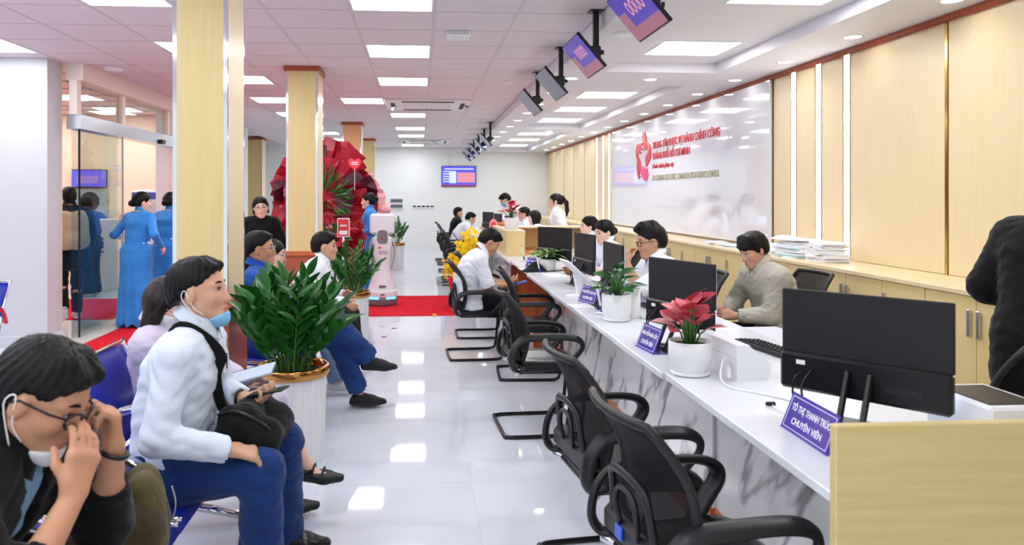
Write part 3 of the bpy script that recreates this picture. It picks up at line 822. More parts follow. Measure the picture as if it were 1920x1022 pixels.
def visitor_chair(lab):
    t = thing('visitor_chair', lab, 'chair', group='black mesh visitor chairs along the counters')
    seat = MB()
    def top(u, v):
        x = -.21 + .47 * u; y = (v - .5) * .48
        e = max(abs(v - .5) * 2, abs(u - .5) * 2)
        z = .47 - .012 * math.exp(-((u - .45) ** 2 + (v - .5) ** 2) * 10) - .03 * max(0, e - .75) ** 2 * 16 - (.03 * max(0, u - .8) / .2 if u > .8 else 0)
        return (x, y, z)
    seat.grid(top, 14, 12, .05)
    seat.build('seat', m_leather, t, True)
    MB().cbox(-.2, .2, -.2, .2, .39, .42, .01).build('seat_pan', m_bplas, t)
    add_back(t)
    MB().cbox(-.235, -.16, -.2, .2, .46, .55, .02).build('back_bracket', m_bplas, t)
    for s in (-1, 1):
        y = .262 * s
        p = [(-.17, y * .86, .43), (-.22, y * .95, .43), (-.245, y, .475), (-.235, y, .55), (-.205, y, .60), (-.15, y, .628), (0, y, .635), (.13, y, .63), (.195, y, .605), (.205, y, .56), (.16, y * .97, .50), (.10, y * .9, .43)]
        MB().tube(smoothpath(p, 5), [.021] * 56, 8, flat=(.72, 1.5)).build('armrest', m_bplas, t, True)
        MB().tube([(-.17, .19 * s, .40), (-.21, .245 * s, .405), (-.2, .25 * s, .44)], .016, 8).build('side_bolt', m_chrome, t, True)
    b = [(-.17, .20, .405), (.12, .21, .40), (.205, .225, .37), (.225, .235, .30), (.205, .25, .06), (.17, .255, .02), (.10, .255, .0125), (-.20, .255, .0125), (-.265, .24, .0125), (-.285, .20, .0125)]
    path = b + [(x, -y, z) for x, y, z in b[::-1]]
    MB().tube(smoothpath(path, 4), .0125, 8).build('sled_base', m_btube, t, True)
    return t
VC = put(visitor_chair('black mesh visitor chair nearest the camera, cut by the frame'), .84, 2.19, 0, 8)
for x, y, dg, lab in ((.82, 2.99, 7, 'black mesh visitor chair second from the camera'), (.80, 4.90, 3, 'black mesh visitor chair third from the camera, in front of the marble panel'), (.95, 6.33, -3, 'black mesh visitor chair pushed in beside the seated visitor'),
                      (.55, 7.12, 3, 'black mesh visitor chair under the seated man in the white shirt'), (.68, 8.17, 0, 'empty black mesh visitor chair just past the seated man'),
                      (.66, 12.9, 0, 'far black mesh visitor chair, first past the yellow flowers'), (.68, 13.75, 0, 'far black mesh visitor chair, second past the yellow flowers'), (.66, 15.2, 0, 'far black mesh visitor chair under the visitor in white'),
                      (.67, 16.75, 0, 'far black mesh visitor chair under the visitor in black'), (.65, 17.8, 0, 'farthest black mesh visitor chair by the far wall')):
    dup(VC, (x, y, 0), math.radians(dg), lab)
# staff office chairs
def office_chair(lab):
    global DZ
    DZ = .06
    t = thing('office_chair', lab, 'chair', group='black mesh office chairs behind the counters')
    MB().cbox(-.22, .25, -.24, .24, .42, .48, .03).build('seat', m_leather, t)
    add_back(t); DZ = 0.0
    MB().cbox(-.26, -.18, -.03, .03, .40, .62, .01).build('back_post', m_bplas, t)
    MB().lathe([(.025, .1), (.025, .42)], 10).build('gas_lift', m_chrome, t, True)
    b = MB()
    for k in range(5):
        a = 2 * PI * k / 5
        MB().tube([(0, 0, .11), (.28 * math.cos(a), .28 * math.sin(a), .07)], [.028, .016], 6).build('leg', m_bplas, t)
        MB().ball((.28 * math.cos(a), .28 * math.sin(a), .03), .03, 8, 6).build('caster', m_black, t, True)
    return t
OC = put(office_chair('black mesh office chair turned from the desk between two monitors'), 2.27, 3.70, 0, -14)
for x, y, dg, lab in ((2.64, 5.28, 186, 'black mesh office chair under the man in the grey shirt'), (2.37, 2.86, 97, 'black mesh office chair in front of the standing person in black, cut by the frame'),
                      (1.93, 5.42, 184, 'black mesh office chair under the man resting his chin'), (2.05, 7.55, 180, 'black mesh office chair under the woman with a bun')):
    dup(OC, (x, y, 0), math.radians(dg), lab)

# ------------------------------------------------------------------ blue waiting seats (facing +x)
m_blue = mat('blue_vinyl', (22, 46, 160), .35, bump=.1, bscale=200)
m_darkb = mat('bench_beam', (40, 42, 48), .4, .6)
def bench(lab, n, loc, rz=0.0, pitch=.57):
    t = thing('waiting_bench', lab, 'bench', loc, rz, 'blue waiting benches')
    for k in range(n):
        y0 = k * pitch
        def sp(u, v, y0=y0): return (-.20 + .46 * u, y0 + .03 + (pitch - .06) * v, .43 + .015 * (2 * u - 1) ** 2 - .05 * max(0, u - .85) / .15)
        MB().grid(sp, 8, 6, .035).build('seat', m_blue, t, True)
        def bp(u, v, y0=y0): return (-.21 - .13 * v - .03 * v * v, y0 + .03 + (pitch - .06) * u, .45 + .36 * v + .01 * math.sin(PI * u))
        MB().grid(bp, 6, 8, .03).build('backrest', m_blue, t, True)
        e = [(-.20 + .45, y0 + .02, .42)] + [(-.2 + .45 * (1 - q / 4), y0 + .02, .425) for q in range(1, 4)] + [(-.2, y0 + .02, .43), (-.22, y0 + .02, .47), (-.28, y0 + .02, .64), (-.365, y0 + .02, .81)]
        e2 = [(x, y + pitch - .04, z) for x, y, z in e]
        MB().tube(smoothpath(e + [(-.372, y0 + .05, .825), (-.372, y0 + pitch - .05, .825)] + e2[::-1], 3), .009, 6).build('chrome_edge', m_chrome, t, True)
    for k in range(n + 1):
        y = k * pitch
        p = [(-.27, y, .50), (-.22, y, .60), (-.12, y, .645), (.03, y, .64), (.12, y, .60), (.14, y, .53), (.08, y, .45), (.02, y, .40)]
        MB().tube(smoothpath(p, 5), .020, 8).build('armrest', m_chrome, t, True)
    MB().box(-.04, .04, -.03, n * pitch + .03, .33, .39).build('beam', m_darkb, t)
    for y in (.3 * pitch, (n - .3) * pitch):
        MB().tube([(-.28, y, .02), (0, y, .08), (.28, y, .02)], .02, 8).tube([(0, y, .06), (0, y, .35)], .03, 8).build('leg', m_chrome, t, True)
    return t
bench('blue waiting bench with chrome arms under the row of people nearest the camera', 4, (-1.06, 1.45, 0))
bench('blue waiting bench with chrome arms behind the big potted plant', 3, (-1.02, 5.0, 0))
bench('blue waiting chair with a chrome arm by the plain white wall', 1, (-3.90, 6.0, 0), -PI / 2)
# ------------------------------------------------------------------ plants and pots
m_leafg = mat('zz_leaf', (28, 88, 28), .28, col2=(48, 118, 38), noise_scale=6, spec=.6)
m_leafd = mat('dark_leaf', (28, 88, 34), .35, col2=(48, 116, 44), noise_scale=8)
m_stem = mat('green_stem', (70, 120, 52), .5)
m_soil = mat('potting_soil', (58, 44, 34), .95, bump=.8, bscale=60)
m_potw = mat('white_ceramic', (236, 238, 240), .22)
m_fluted = mat('fluted_planter', (228, 229, 230), .4)
m_rim = mat('gold_rim', (188, 136, 72), .12, 1.0)
def leaf_mb(L, W, fold=.25, droop=.2, nu=6, tip=.75):
    def fn(u, v):
        s = 2 * v - 1
        wd = W * math.sin(PI * min(1, u ** tip)) ** .8 if 0 < u < 1 else 0.0
        return (L * u, s * wd * .5, fold * abs(s) * wd * .5 - droop * L * u * u)
    return MB().grid(fn, nu, 2, 0)
def leaf_mesh(name, L, W, m, **k):
    b = leaf_mb(L, W, **k); me = bpy.data.meshes.new(name); me.from_pydata(b.v, [], b.f); me.materials.append(m)
    me.polygons.foreach_set('use_smooth', [True] * len(me.polygons)); return me
def orient(d, up=(0, 0, 1), roll=0.0):
    d = Vector(d).normalized(); u = Vector(up); y = u.cross(d)
    if y.length < 1e-3: y = Vector((0, 1, 0))
    y.normalize(); z = d.cross(y)
    M = Matrix((d, y, z)).transposed().to_4x4()
    return (M @ Matrix.Rotation(roll, 4, 'X')).to_euler()
def zz_plant(lab, loc, H, R, ns, nl, rim=.165, seed=1, stuff=False, fat=1.0, big=1.0):
    rnd = random.Random(seed)
    t = thing('potted_plant', lab, 'potted plant', loc, 0, 'tall leafy plants in fluted planters')
    # fluted planter
    n = 96; prof = [(r_ * fat, z_) for r_, z_ in [(.150, 0), (.153, .02), (.166, .50), (.170, .515)]]
    b = MB(); vs = []; fs = []
    for r, z in prof:
        for k in range(n):
            a = 2 * PI * k / n; rr = r * (1.0 if k % 4 < 2 else .972)
            vs.append((rr * math.cos(a), rr * math.sin(a), z))
    for i in range(len(prof) - 1):
        for k in range(n): fs.append((i * n + k, i * n + (k + 1) % n, (i + 1) * n + (k + 1) % n, (i + 1) * n + k))
    fs.append(tuple(range(n - 1, -1, -1)))
    b.add(vs, fs).build('planter', m_fluted, t)
    MB().lathe([(r_ * fat, z_) for r_, z_ in [(.172, .495), (.180, .50), (.182, .545), (.176, .555), (.160, .555), (.158, .50)]], 40, cap=False).build('rim', m_rim, t, True)
    MB().lathe([(.001, .51), (.16 * fat, .51), (.16 * fat, .50), (.001, .50)], 24).build('soil', m_soil, t)
    me = leaf_mesh('leaf', .13 * H / .62 * big, .048 * H / .62 * big, m_leafg, fold=.35, droop=.12)
    mass = MB(); proto = leaf_mb(.13 * H / .62, .05 * H / .62, fold=.35, droop=.12, nu=3)
    for i in range(ns):
        az = 2 * PI * (i * .381966) + rnd.uniform(-.2, .2)
        q = (i + .5) / ns
        reach = R * math.sqrt(q) * rnd.uniform(.8, 1.05)
        h = H * (1.03 - .45 * (reach / R) ** 2) * rnd.uniform(.88, 1.05)
        b0 = Vector((math.cos(az), math.sin(az), 0)) * (.02 + .09 * q) + Vector((0, 0, .5))
        pts = []
        for k in range(9):
            s = k / 8
            pts.append(b0 + Vector((math.cos(az), math.sin(az), 0)) * (reach * (s ** 1.5)) + Vector((0, 0, h * (s - .12 * s * s) / .88)))
        MB().tube(pts, [.008 - .006 * k / 8 for k in range(9)], 5).build('stem', m_stem, t, True)
        for k in range(nl):
            s = .22 + .78 * (k + .5) / nl
            f = s * 8; i0 = min(7, int(f)); p = pts[i0].lerp(pts[i0 + 1], f - i0)
            tg = (pts[i0 + 1] - pts[i0]).normalized()
            side = tg.cross(Vector((math.cos(az), math.sin(az), .25))).normalized()
            sg = 1 if k % 2 else -1
            d = (tg * (1.25 if k < nl - 1 else 2.5) + side * sg * .8 + Vector((rnd.uniform(-.2, .2), rnd.uniform(-.2, .2), rnd.uniform(-.1, .2)))).normalized()
            sc = (.8 + .4 * math.sin(PI * (k + .6) / nl)) * rnd.uniform(.85, 1.1)
            rot = orient(d, (math.cos(az) * .5, math.sin(az) * .5, 1), rnd.uniform(-.5, .5))
            if stuff:
                M = Matrix.Translation(p) @ rot.to_matrix().to_4x4() @ Matrix.Scale(sc, 4)
                mass.add([M @ Vector(v) for v in proto.v], proto.f)
            else:
                o = link_mesh('leaf', me, t, p, rot); o.scale = (sc, sc, sc)
    if stuff: tag(mass.build('foliage', m_leafg, t, True), kind='stuff')
    return t
zz_plant('tall glossy green plant in a white fluted planter with a gold rim, nearest', (-.735, 4.36, 0), .57, .265, 27, 11, seed=3, fat=1.18, big=1.25)
zz_plant('dark green plant in a white fluted planter beside the man with crossed legs', (-.69, 7.70, 0), .50, .27, 20, 12, seed=5)
zz_plant('far green plant in a tall white planter behind the white robot', (-.50, 15.6, 0), .55, .2, 12, 10, seed=8, stuff=True)
# small pots on the counters
def pot(t, r, h, saucer=True):
    prof = [(r * .80, .012), (r * .96, h * .3), (r, h * .6), (r * .98, h), (r * .90, h), (r * .88, h * .86)]
    MB().lathe(prof, 32, cap=False).build('pot', m_potw, t, True)
    if saucer:
        MB().lathe([(r * .75, 0), (r * .9, .004), (r * .93, .016), (r * .84, .016)], 32).build('saucer', m_potw, t, True)
    MB().lathe([(.001, h * .9), (r * .9, h * .88)], 20, cap=False).build('soil', m_soil, t)
def small_plant(name, lab, loc, r, h, leaves, lm, L, W, spread, rise, seed, stem_m=m_stem, stem_h=.1, group=None, droop=.3):
    rnd = random.Random(seed)
    t = thing(name, lab, 'potted plant', loc)
    if group: t['group'] = group
    pot(t, r, h)
    meshes = [leaf_mesh('leaf', L * s, W * s, m_, fold=.2, droop=droop) for s, m_ in ((1, lm[0]), (.85, lm[1 % len(lm)]), (1.1, lm[2 % len(lm)]))]
    for k in range(leaves):
        az = 2.39996 * k + rnd.uniform(-.3, .3); q = (k + .5) / leaves
        base = Vector((math.cos(az), math.sin(az), 0)) * r * .3 * q + Vector((0, 0, h * .88))
        tip = Vector((math.cos(az) * spread * q, math.sin(az) * spread * q, h + stem_h * (1.1 - q) * rnd.uniform(.7, 1.2) + .02))
        MB().tube([base, base.lerp(tip, .5) + Vector((0, 0, .015)), tip], .004, 5).build('stem', stem_m, t, True)
        d = Vector((math.cos(az), math.sin(az), rise * (1.3 - q)))
        link_mesh('leaf', meshes[k % 3], t, tip, orient(d, (0, 0, 1), rnd.uniform(-.5, .5)))
    return t
m_redl = mat('red_leaf', (196, 40, 62), .35, col2=(226, 96, 112), noise_scale=14)
m_redd = mat('deep_red_leaf', (150, 26, 44), .35, col2=(190, 60, 76), noise_scale=14)
m_redb = mat('brown_red_leaf', (110, 44, 36), .4, col2=(150, 60, 50), noise_scale=14)
m_strl = mat('striped_leaf', (70, 130, 50), .4, col2=(200, 224, 160), noise_scale=22, lo=.42, hi=.58)
small_plant('red_leaf_plant', 'red-leaved plant in a round white pot with saucer on the near counter', (1.165, 3.16, ZT), .092, .145, 22, [m_redl, m_redl, m_redd], .10, .085, .075, .8, 4, stem_h=.14, droop=.15)
small_plant('green_leaf_plant', 'small dark green plant in a round white pot on the counter', (1.215, 4.56, ZT), .092, .165, 26, [m_leafd, m_leafg, m_leafd], .11, .055, .10, .6, 6, stem_h=.12)
small_plant('striped_leaf_plant', 'plant with pale striped leaves in a white pot by the orange desk', (1.32, 7.66, ZT), .085, .12, 24, [m_strl], .19, .05, .05, .55, 9, stem_h=.05, droop=.45)
small_plant('red_leaf_plant', 'far red-leaved plant in a white pot on the maple riser', (1.235, 10.1, ZT + .33), .095, .15, 22, [m_redl, m_redd, m_redl], .11, .09, .10, .7, 12, stem_h=.14, droop=.15)
# tall white vase with a trailing leaf
t = thing('ceramic_vase', 'tall plain white cylinder vase with one trailing sprig on the counter', 'vase', (1.335, 4.66, ZT))
MB().lathe([(.055, 0), (.06, .01), (.06, .185), (.054, .185), (.054, .02), (.001, .018)], 28, cap=False).build('body', m_potw, t, True)
for k in range(5):
    link_mesh('leaf', leaf_mesh('leaf', .09, .045, m_leafd), t, (.01 * k - .02, .01, .185), orient((math.cos(k * 1.3), math.sin(k * 1.3), .45), (0, 0, 1)))
tag(MB().lathe([(.05, 0), (.055, .004), (.055, .012), (.001, .012)], 24).build('white_tray', m_potw, None, True, loc=(1.44, 4.62, ZT)), 'small round white tray beside the tall white vase', 'tray')
# orchid-like yellow blossom arrangement on the floor
m_yel = mat('yellow_petal', (252, 226, 46), .6, col2=(246, 208, 36), noise_scale=20)
def yellow_flowers():
    rnd = random.Random(21)
    t = thing('yellow_flower_pot', 'big spray of yellow blossoms with a red ribbon beside the chairs', 'flower arrangement', (.60, 10.3, 0))
    MB().lathe([(.10, 0), (.15, .05), (.17, .30), (.18, .36), (.16, .36)], 20).build('pot', mat('dark_pot', (40, 34, 32), .4), t, True)
    MB().tube(smoothpath([(-.16, -.12, .42), (-.19, -.14, .36), (-.16, -.15, .24), (-.18, -.16, .02)], 4), .03, 6, flat=(1.4, .5)).build('ribbon', mat('red_ribbon', (214, 20, 40), .5), t, True)
    MB().tube(smoothpath([(-.12, -.15, .40), (-.05, -.18, .38), (.02, -.18, .41), (-.02, -.14, .44)], 4, True), .03, 6, closed=True).build('bow', mat('red_ribbon', (214, 20, 40), .5), t, True)
    b = MB()
    for k in range(5):
        a = 2 * PI * k / 5
        b.add([(0, 0, 0), (.018 * math.cos(a - .6), .018 * math.sin(a - .6), .012), (.034 * math.cos(a), .034 * math.sin(a), .006), (.018 * math.cos(a + .6), .018 * math.sin(a + .6), .012)], [(0, 1, 2, 3)])
    me = None
    for k in range(10):
        az = rnd.uniform(0, 2 * PI)
        MB().tube([(0, 0, .33), (-.08 + .25 * rnd.random(), .1 * math.sin(az), .6), (-.2 + .42 * rnd.random(), .15 * math.sin(az), .62 + .42 * rnd.random())], .006, 5).build('branch', mat('twig', (70, 52, 36), .8), t)
    for k in range(230):
        f = rnd.random(); q = rnd.uniform(-1, 1)
        c = Vector((-.20 + .36 * f + .1 * q, .16 * rnd.uniform(-1, 1), .45 + .5 * f + .12 * rnd.uniform(-1, 1) - .06 * q))
        d = Vector((c.x * .8 - .1, c.y - .35, c.z - .62)); rot = d.to_track_quat('Z', 'Y').to_euler()
        if me is None: o = b.build('blossom', m_yel, t, loc=c, rot=rot); me = o.data
        else: o = link_mesh('blossom', me, t, c, rot)
        s = rnd.uniform(1.0, 1.6); o.scale = (s, s, s)
    return t
yellow_flowers()
# dark leafy plant tucked behind the seated visitor
t = thing('spiky_leaf_plant', 'small dark spiky plant standing behind the seated visitor', 'potted plant', (1.02, 9.3, 0))
MB().lathe([(.08, 0), (.1, .3), (.09, .3)], 18).build('pot', mat('grey_marble_pot', (200, 202, 204), .3), t, True)
for k in range(9):
    a = k * .7 + .2
    link_mesh('leaf', leaf_mesh('leaf', .26, .06, mat('dusk_leaf', (30, 52, 40), .4), droop=.3), t, (0, 0, .3), orient((math.cos(a), math.sin(a), .5 + .2 * (k % 3)), (0, 0, 1)))
# ------------------------------------------------------------------ congratulation flower stands wrapped in coloured paper
m_rp = mat('red_paper', (140, 10, 30), .38, col2=(166, 18, 40), noise_scale=5, spec=.4)
m_mp = mat('maroon_paper', (76, 14, 36), .35, spec=.6)
m_pp = mat('pink_paper', (240, 170, 176), .5, col2=(248, 196, 196), noise_scale=6)
m_rose = mat('red_rose', (196, 20, 44), .5)
def flower_stand(lab, loc, cz, R, sheets, papers, seed, squash=1.0):
    rnd = random.Random(seed)
    t = thing('flower_stand', lab, 'flower arrangement', loc, 0, 'paper-wrapped flower stands')
    for k in range(3):
        a = 2 * PI * k / 3 + .5
        MB().tube([(0, .08, cz), (.3 * math.cos(a), .08 + .3 * math.sin(a), .02)], .015, 6).build('leg', m_blackmat, t)
    for k in range(sheets):
        ring = 0 if k < sheets * .5 else (1 if k < sheets * .82 else 2)
        n0, n1 = ((0, .5), (.5, .82), (.82, 1.0))[ring]; nk = max(1, sheets * (n1 - n0))
        a = 2 * PI * ((k - sheets * n0) / nk) + rnd.uniform(-.22, .22) + ring * .35
        rc = R * (.74, .50, .30)[ring] * rnd.uniform(.9, 1.12)
        c = Vector((rc * math.cos(a), -.02 - .085 * ring + rnd.uniform(-.03, .03), cz + squash * rc * math.sin(a)))
        L, W = R * rnd.uniform(.30, .42), R * rnd.uniform(.24, .34)
        ro_ = Vector((math.cos(a), rnd.uniform(-.15, .35), math.sin(a))).normalized()
        sp = rnd.uniform(-.5, .5); tw = rnd.uniform(-.5, .5); cr = rnd.uniform(-.07, .07)
        ta = Vector((-math.sin(a), tw, math.cos(a))).normalized()
        nr = ro_.cross(ta).normalized()
        j = [[Vector((rnd.uniform(-1, 1), rnd.uniform(-1, 1), rnd.uniform(-1, 1))) * .035 for _ in range(5)] for _ in range(4)]
        def fn(u, v, c=c, L=L, W=W, ro_=ro_, ta=ta, nr=nr, sp=sp, cr=cr, j=j):
            x, y = 2 * u - 1, 2 * v - 1
            q = c + ro_ * (L * x * (1 - .25 * abs(y) * (x > 0)) + sp * .25 * L * y) + ta * (W * y * (.75 + .35 * x)) + nr * (cr * y * y * 1.6 - .05 * abs(y) + .05 * x * y)
            return q + j[min(3, int(round(u * 3)))][min(4, int(round(v * 4)))]
        MB().grid(fn, 3, 4, .003).build('paper_wrap', papers[(k * 7 + ring) % len(papers)], t)
    lm = leaf_mesh('leaf', .22 * R / .7, .035, m_leafd, droop=.1)
    for k in range(80):
        a = rnd.uniform(0, 2 * PI); rr = R * .42 * math.sqrt(rnd.random())
        p = Vector((rr * math.cos(a), -.18 - .06 * rnd.random(), cz + rr * math.sin(a)))
        link_mesh('leaf', lm, t, p, orient((math.cos(a) + rnd.uniform(-.5, .5), -.5, math.sin(a) + rnd.uniform(-.2, .9)), (0, -1, 0), rnd.uniform(-1, 1)))
    ro = MB().lathe([(.001, 0), (.03, .01), (.045, .04), (.035, .06), (.02, .05), (.001, .055)], 10); me = None
    for k in range(5):
        a = rnd.uniform(0, 2 * PI); rr = R * .4 * math.sqrt(rnd.random())
        p = (rr * math.cos(a), -.24, cz - R * .12 + rr * math.sin(a))
        if me is None: me = ro.build('rose', m_rose, t, True, loc=p, rot=(PI / 2, 0, 0)).data
        else: link_mesh('rose', me, t, p, (PI / 2, 0, 0))
    return t
flower_stand('huge round bouquet in crimson and maroon paper behind the second pillar', (-1.52, 11.95, 0), 1.52, .78, 46, [m_rp, m_rp, m_mp, m_rp, m_rp], 11)
flower_stand('pale pink paper bouquet behind the blue-dressed hostess by the robot', (-1.12, 13.1, 0), 1.38, .52, 30, [m_pp], 14)
flower_stand('low crimson paper bouquet at the foot of the second pillar', (-1.18, 10.6, 0), .92, .36, 22, [m_rp, m_rp, m_mp], 17, .9)
# heart-shaped card on the bouquet and round badge
p = at_y(665, 308, 11.6)
t = thing('heart_card', 'small red heart-shaped card with white print standing on the big bouquet', 'card', p)
MB().prism([(0, -.09), (.08, -.02), (.1, .04), (.08, .085), (.04, .09), (0, .06), (-.04, .09), (-.08, .085), (-.1, .04), (-.08, -.02)], 0, .006).build('card', mat('coral_card', (226, 60, 70), .5), t)
MB().tube([(0, .003, -.08), (0, .003, -.4)], .004, 5).build('stick', m_whitep, t)
for k in range(2): MB().box(-.05, .05, -.002, 0, -.005 + k * .03, .007 + k * .03).build('print', m_whitep, t)
# ------------------------------------------------------------------ name plates
m_np = mat('nameplate_blue', (28, 22, 158), .15, coat=.6)
m_npw = mat('nameplate_white', (240, 240, 250), .4)
def name_plate(lab, loc, deg, l1, l2, L=.29, H=.125):
    t = thing('name_plate', lab, 'name plate', loc, math.radians(deg), 'blue acrylic name plates')
    # local x = reading direction, front faces -y, leans back
    R = Matrix.Rotation(math.radians(-22), 4, 'X')
    MB().box(-L / 2, L / 2, 0, .004, 0, H).xf(R).build('plate', m_np, t)
    MB().box(-L / 2, L / 2, .0, .075, 0, .004).build('foot', mat('acrylic_foot', (110, 100, 190), .1), t)
    fr = MB()
    e, wd = .010, .0022
    fr.box(-L / 2 + e, L / 2 - e, -.0008, 0, e, e + wd).box(-L / 2 + e, L / 2 - e, -.0008, 0, H - e - wd, H - e).box(-L / 2 + e, -L / 2 + e + wd, -.0008, 0, e, H - e).box(L / 2 - e - wd, L / 2 - e, -.0008, 0, e, H - e)
    fr.xf(R).build('border', m_npw, t)
    B = R @ Matrix(((1, 0, 0, 0), (0, 0, -1, -.0006), (0, 1, 0, 0), (0, 0, 0, 1)))
    text('name_lettering', l1, .03, m_npw, t, B @ Matrix.Translation((0, H * .64, 0)), .0004, bold=.0007, width=L * .82, height=.034)
    text('title_lettering', l2, .03, m_npw, t, B @ Matrix.Translation((0, H * .30, 0)), .0004, bold=.0006, width=L * .64, height=.027)
    return t
name_plate('blue name plate with two white text lines, nearest, against the maple board', (1.20, 2.275, ZT), -91, 'TÔ THỊ THANH TRÚC', 'CHUYÊN VIÊN')
name_plate('blue name plate with two white text lines beside the red-leaved plant', (1.115, 3.66, ZT), -84, 'NGUYỄN BÁ LỘC', 'CHUYÊN VIÊN', .22, .13)
name_plate('blue name plate standing by the white tablet stand', (1.19, 5.32, ZT), -75, 'NGUYỄN THU HÀ', 'CHUYÊN VIÊN', .24, .125)
name_plate('far blue name plate half hidden behind the dark cap', (1.19, 8.0, ZT), -60, 'LÊ THỊ MAI', 'CHUYÊN VIÊN', .2, .11)
# ------------------------------------------------------------------ white wedge-shaped receipt machine
t = thing('receipt_machine', 'white wedge-shaped receipt machine with a black slot behind the red-leaved plant', 'machine', (1.315, 3.02, ZT), math.radians(3))
MB().prism([(0, 0), (.135, 0), (.155, .062), (.06, .14), (.055, .148), (0, .148)], 0, .37, 'y').build('shell', m_whitep, t)
MB().prism([(.062, .143), (.152, .069), (.150, .064), (.06, .138)], .02, .34, 'y').build('slot', m_black, t)
MB().box(-.001, .0, .01, .36, .088, .0895).build('seam', m_hand, t)
MB().tube(smoothpath([(-.02, .06, .09), (-.05, .03, .075), (-.085, -.03, .02), (-.075, -.12, .004), (.0, -.22, .004), (.06, -.33, .004), (.05, -.42, .004)], 6), .004, 6).build('cable', m_whitep, t, True)
MB().tube([(-.015, .04, .07), (-.045, -.02, .02)], .008, 6).build('plug', m_whitep, t, True)
tag(MB().tube(smoothpath([(1.34, 2.75, ZT + .004), (1.28, 2.62, ZT + .004), (1.30, 2.50, ZT + .004), (1.36, 2.42, ZT + .004)], 6), .0025, 5).build('usb_cable', m_whitep, None, True), 'thin white cable with a loose end lying on the near counter', 'cable')
tag(MB().cbox(-.018, .018, -.008, .008, 0, .014, .004).build('cable_clip', m_black, None, loc=(1.285, 2.66, ZT)), 'tiny black cable clip on the near white worktop', 'clip')
# tablet stand further along
t = thing('tablet_stand', 'white tablet on a slanted stand with a boxy white body on the counter', 'tablet', (1.235, 5.72, ZT), math.radians(4))
MB().lathe([(.11, 0), (.11, .008), (.03, .014)], 24).build('base', m_whitep, t, True)
MB().prism([(-.02, .01), (.03, .01), (.01, .17), (-.05, .17)], -.03, .03, 'y').build('stem', m_whitep, t)
R = Matrix.Translation((-.01, 0, .17)) @ Matrix.Rotation(math.radians(42), 4, 'Y')
MB().cbox(-.16, .17, -.13, .13, -.008, .008, .004).xf(R).build('tablet', m_whitep, t)
MB().box(-.148, .158, -.118, .118, .008, .0095).xf(R).build('screen', m_black, t)
MB().prism([(.07, 0), (.2, 0), (.2, .12), (.1, .12)], -.12, .12, 'y').build('body', m_whitep, t)
# pen stands
def pen_stand(lab, loc):
    t = thing('pen_stand', lab, 'pen', loc, 0, 'white desk pens on little bases')
    MB().ball((0, 0, 0.006), (.05, .028, .008), 16, 6).build('base', m_whitep, t, True)
    MB().tube([(.0, 0, .008), (-.004, 0, .035), (-.012, 0, .06)], [.012, .009, .007], 8).build('socket', mat('pen_blue', (24, 44, 160), .3), t, True)
    MB().tube([(-.012, 0, .055), (-.03, 0, .155), (-.036, 0, .175)], [.0075, .0085, .006], 8).build('barrel', m_whitep, t, True)
    MB().ball((-.036, 0, .177), .008, 8, 6).build('cap', mat('pen_blue', (24, 44, 160), .3), t, True)
    return t
PS = pen_stand('white desk pen on a blue socket before the green-leaved pot', at_z(1159, 603, ZT))
for (px, py), lab in (((1129, 589), 'white desk pen behind the green-leaved pot by the blue name plate'), ((1013, 514), 'white desk pen beside the dark cap on the side desk'), ((983, 489), 'white desk pen at the end of the side desk')):
    dup(PS, at_z(px, py, ZT), 0, lab)
# keyboards, mouse, papers on the worktops
def keyboard(lab, loc, deg):
    t = thing('keyboard', lab, 'keyboard', loc, math.radians(deg), 'black keyboards')
    MB().prism([(-.07, 0), (.07, 0), (.07, .012), (-.07, .022)], -.21, .21, 'y').build('case', m_black, t)
    ks = MB().cbox(-.007, .007, -.008, .008, 0, .006, .002); me = None
    for i in range(5):
        for j in range(14):
            p = (-.05 + .025 * i, -.185 + .0285 * j, .0205 - .0018 * i)
            if me is None: me = ks.build('key', m_blackmat, t, loc=p).data
            else: link_mesh('key', me, t, p)
    return t
keyboard('black keyboard behind the white receipt machine', (1.75, 3.62, ZT), 8)
keyboard('black keyboard behind the tall white vase', (1.62, 4.95, ZT), 5)
keyboard('black keyboard by the woman with a bun', (1.66, 6.5, ZT), 0)
t = thing('computer_mouse', 'small black mouse near the black monitor with the red-leaved plant', 'mouse', (1.72, 4.42, ZT))
MB().ball((0, 0, .012), (.05, .03, .022), 12, 8).build('body', m_black, t, True)
MB().box(-.01, .015, -.003, .003, .031, .036).build('scroll_wheel', m_hand, t)
m_paper = mat('paper_white', (240, 241, 246), .7)
m_teal = mat('teal_folder', (150, 206, 200), .5)
for k, (px, py, a, b, lab) in enumerate(((1040, 516, .3, .21, 'white sheet lying by the dark cap on the side desk'), (1090, 575, .2, .15, 'white notepad below the tablet stand on the counter'), (992, 506, .25, .18, 'white sheet at the end of the side desk'))):
    p = at_z(px, py, ZT); tag(MB().box(-b / 2, b / 2, -a / 2, a / 2, 0, .006).build('paper_sheet', m_paper, None, loc=p, rot=(0, 0, .1)), lab, 'paper')
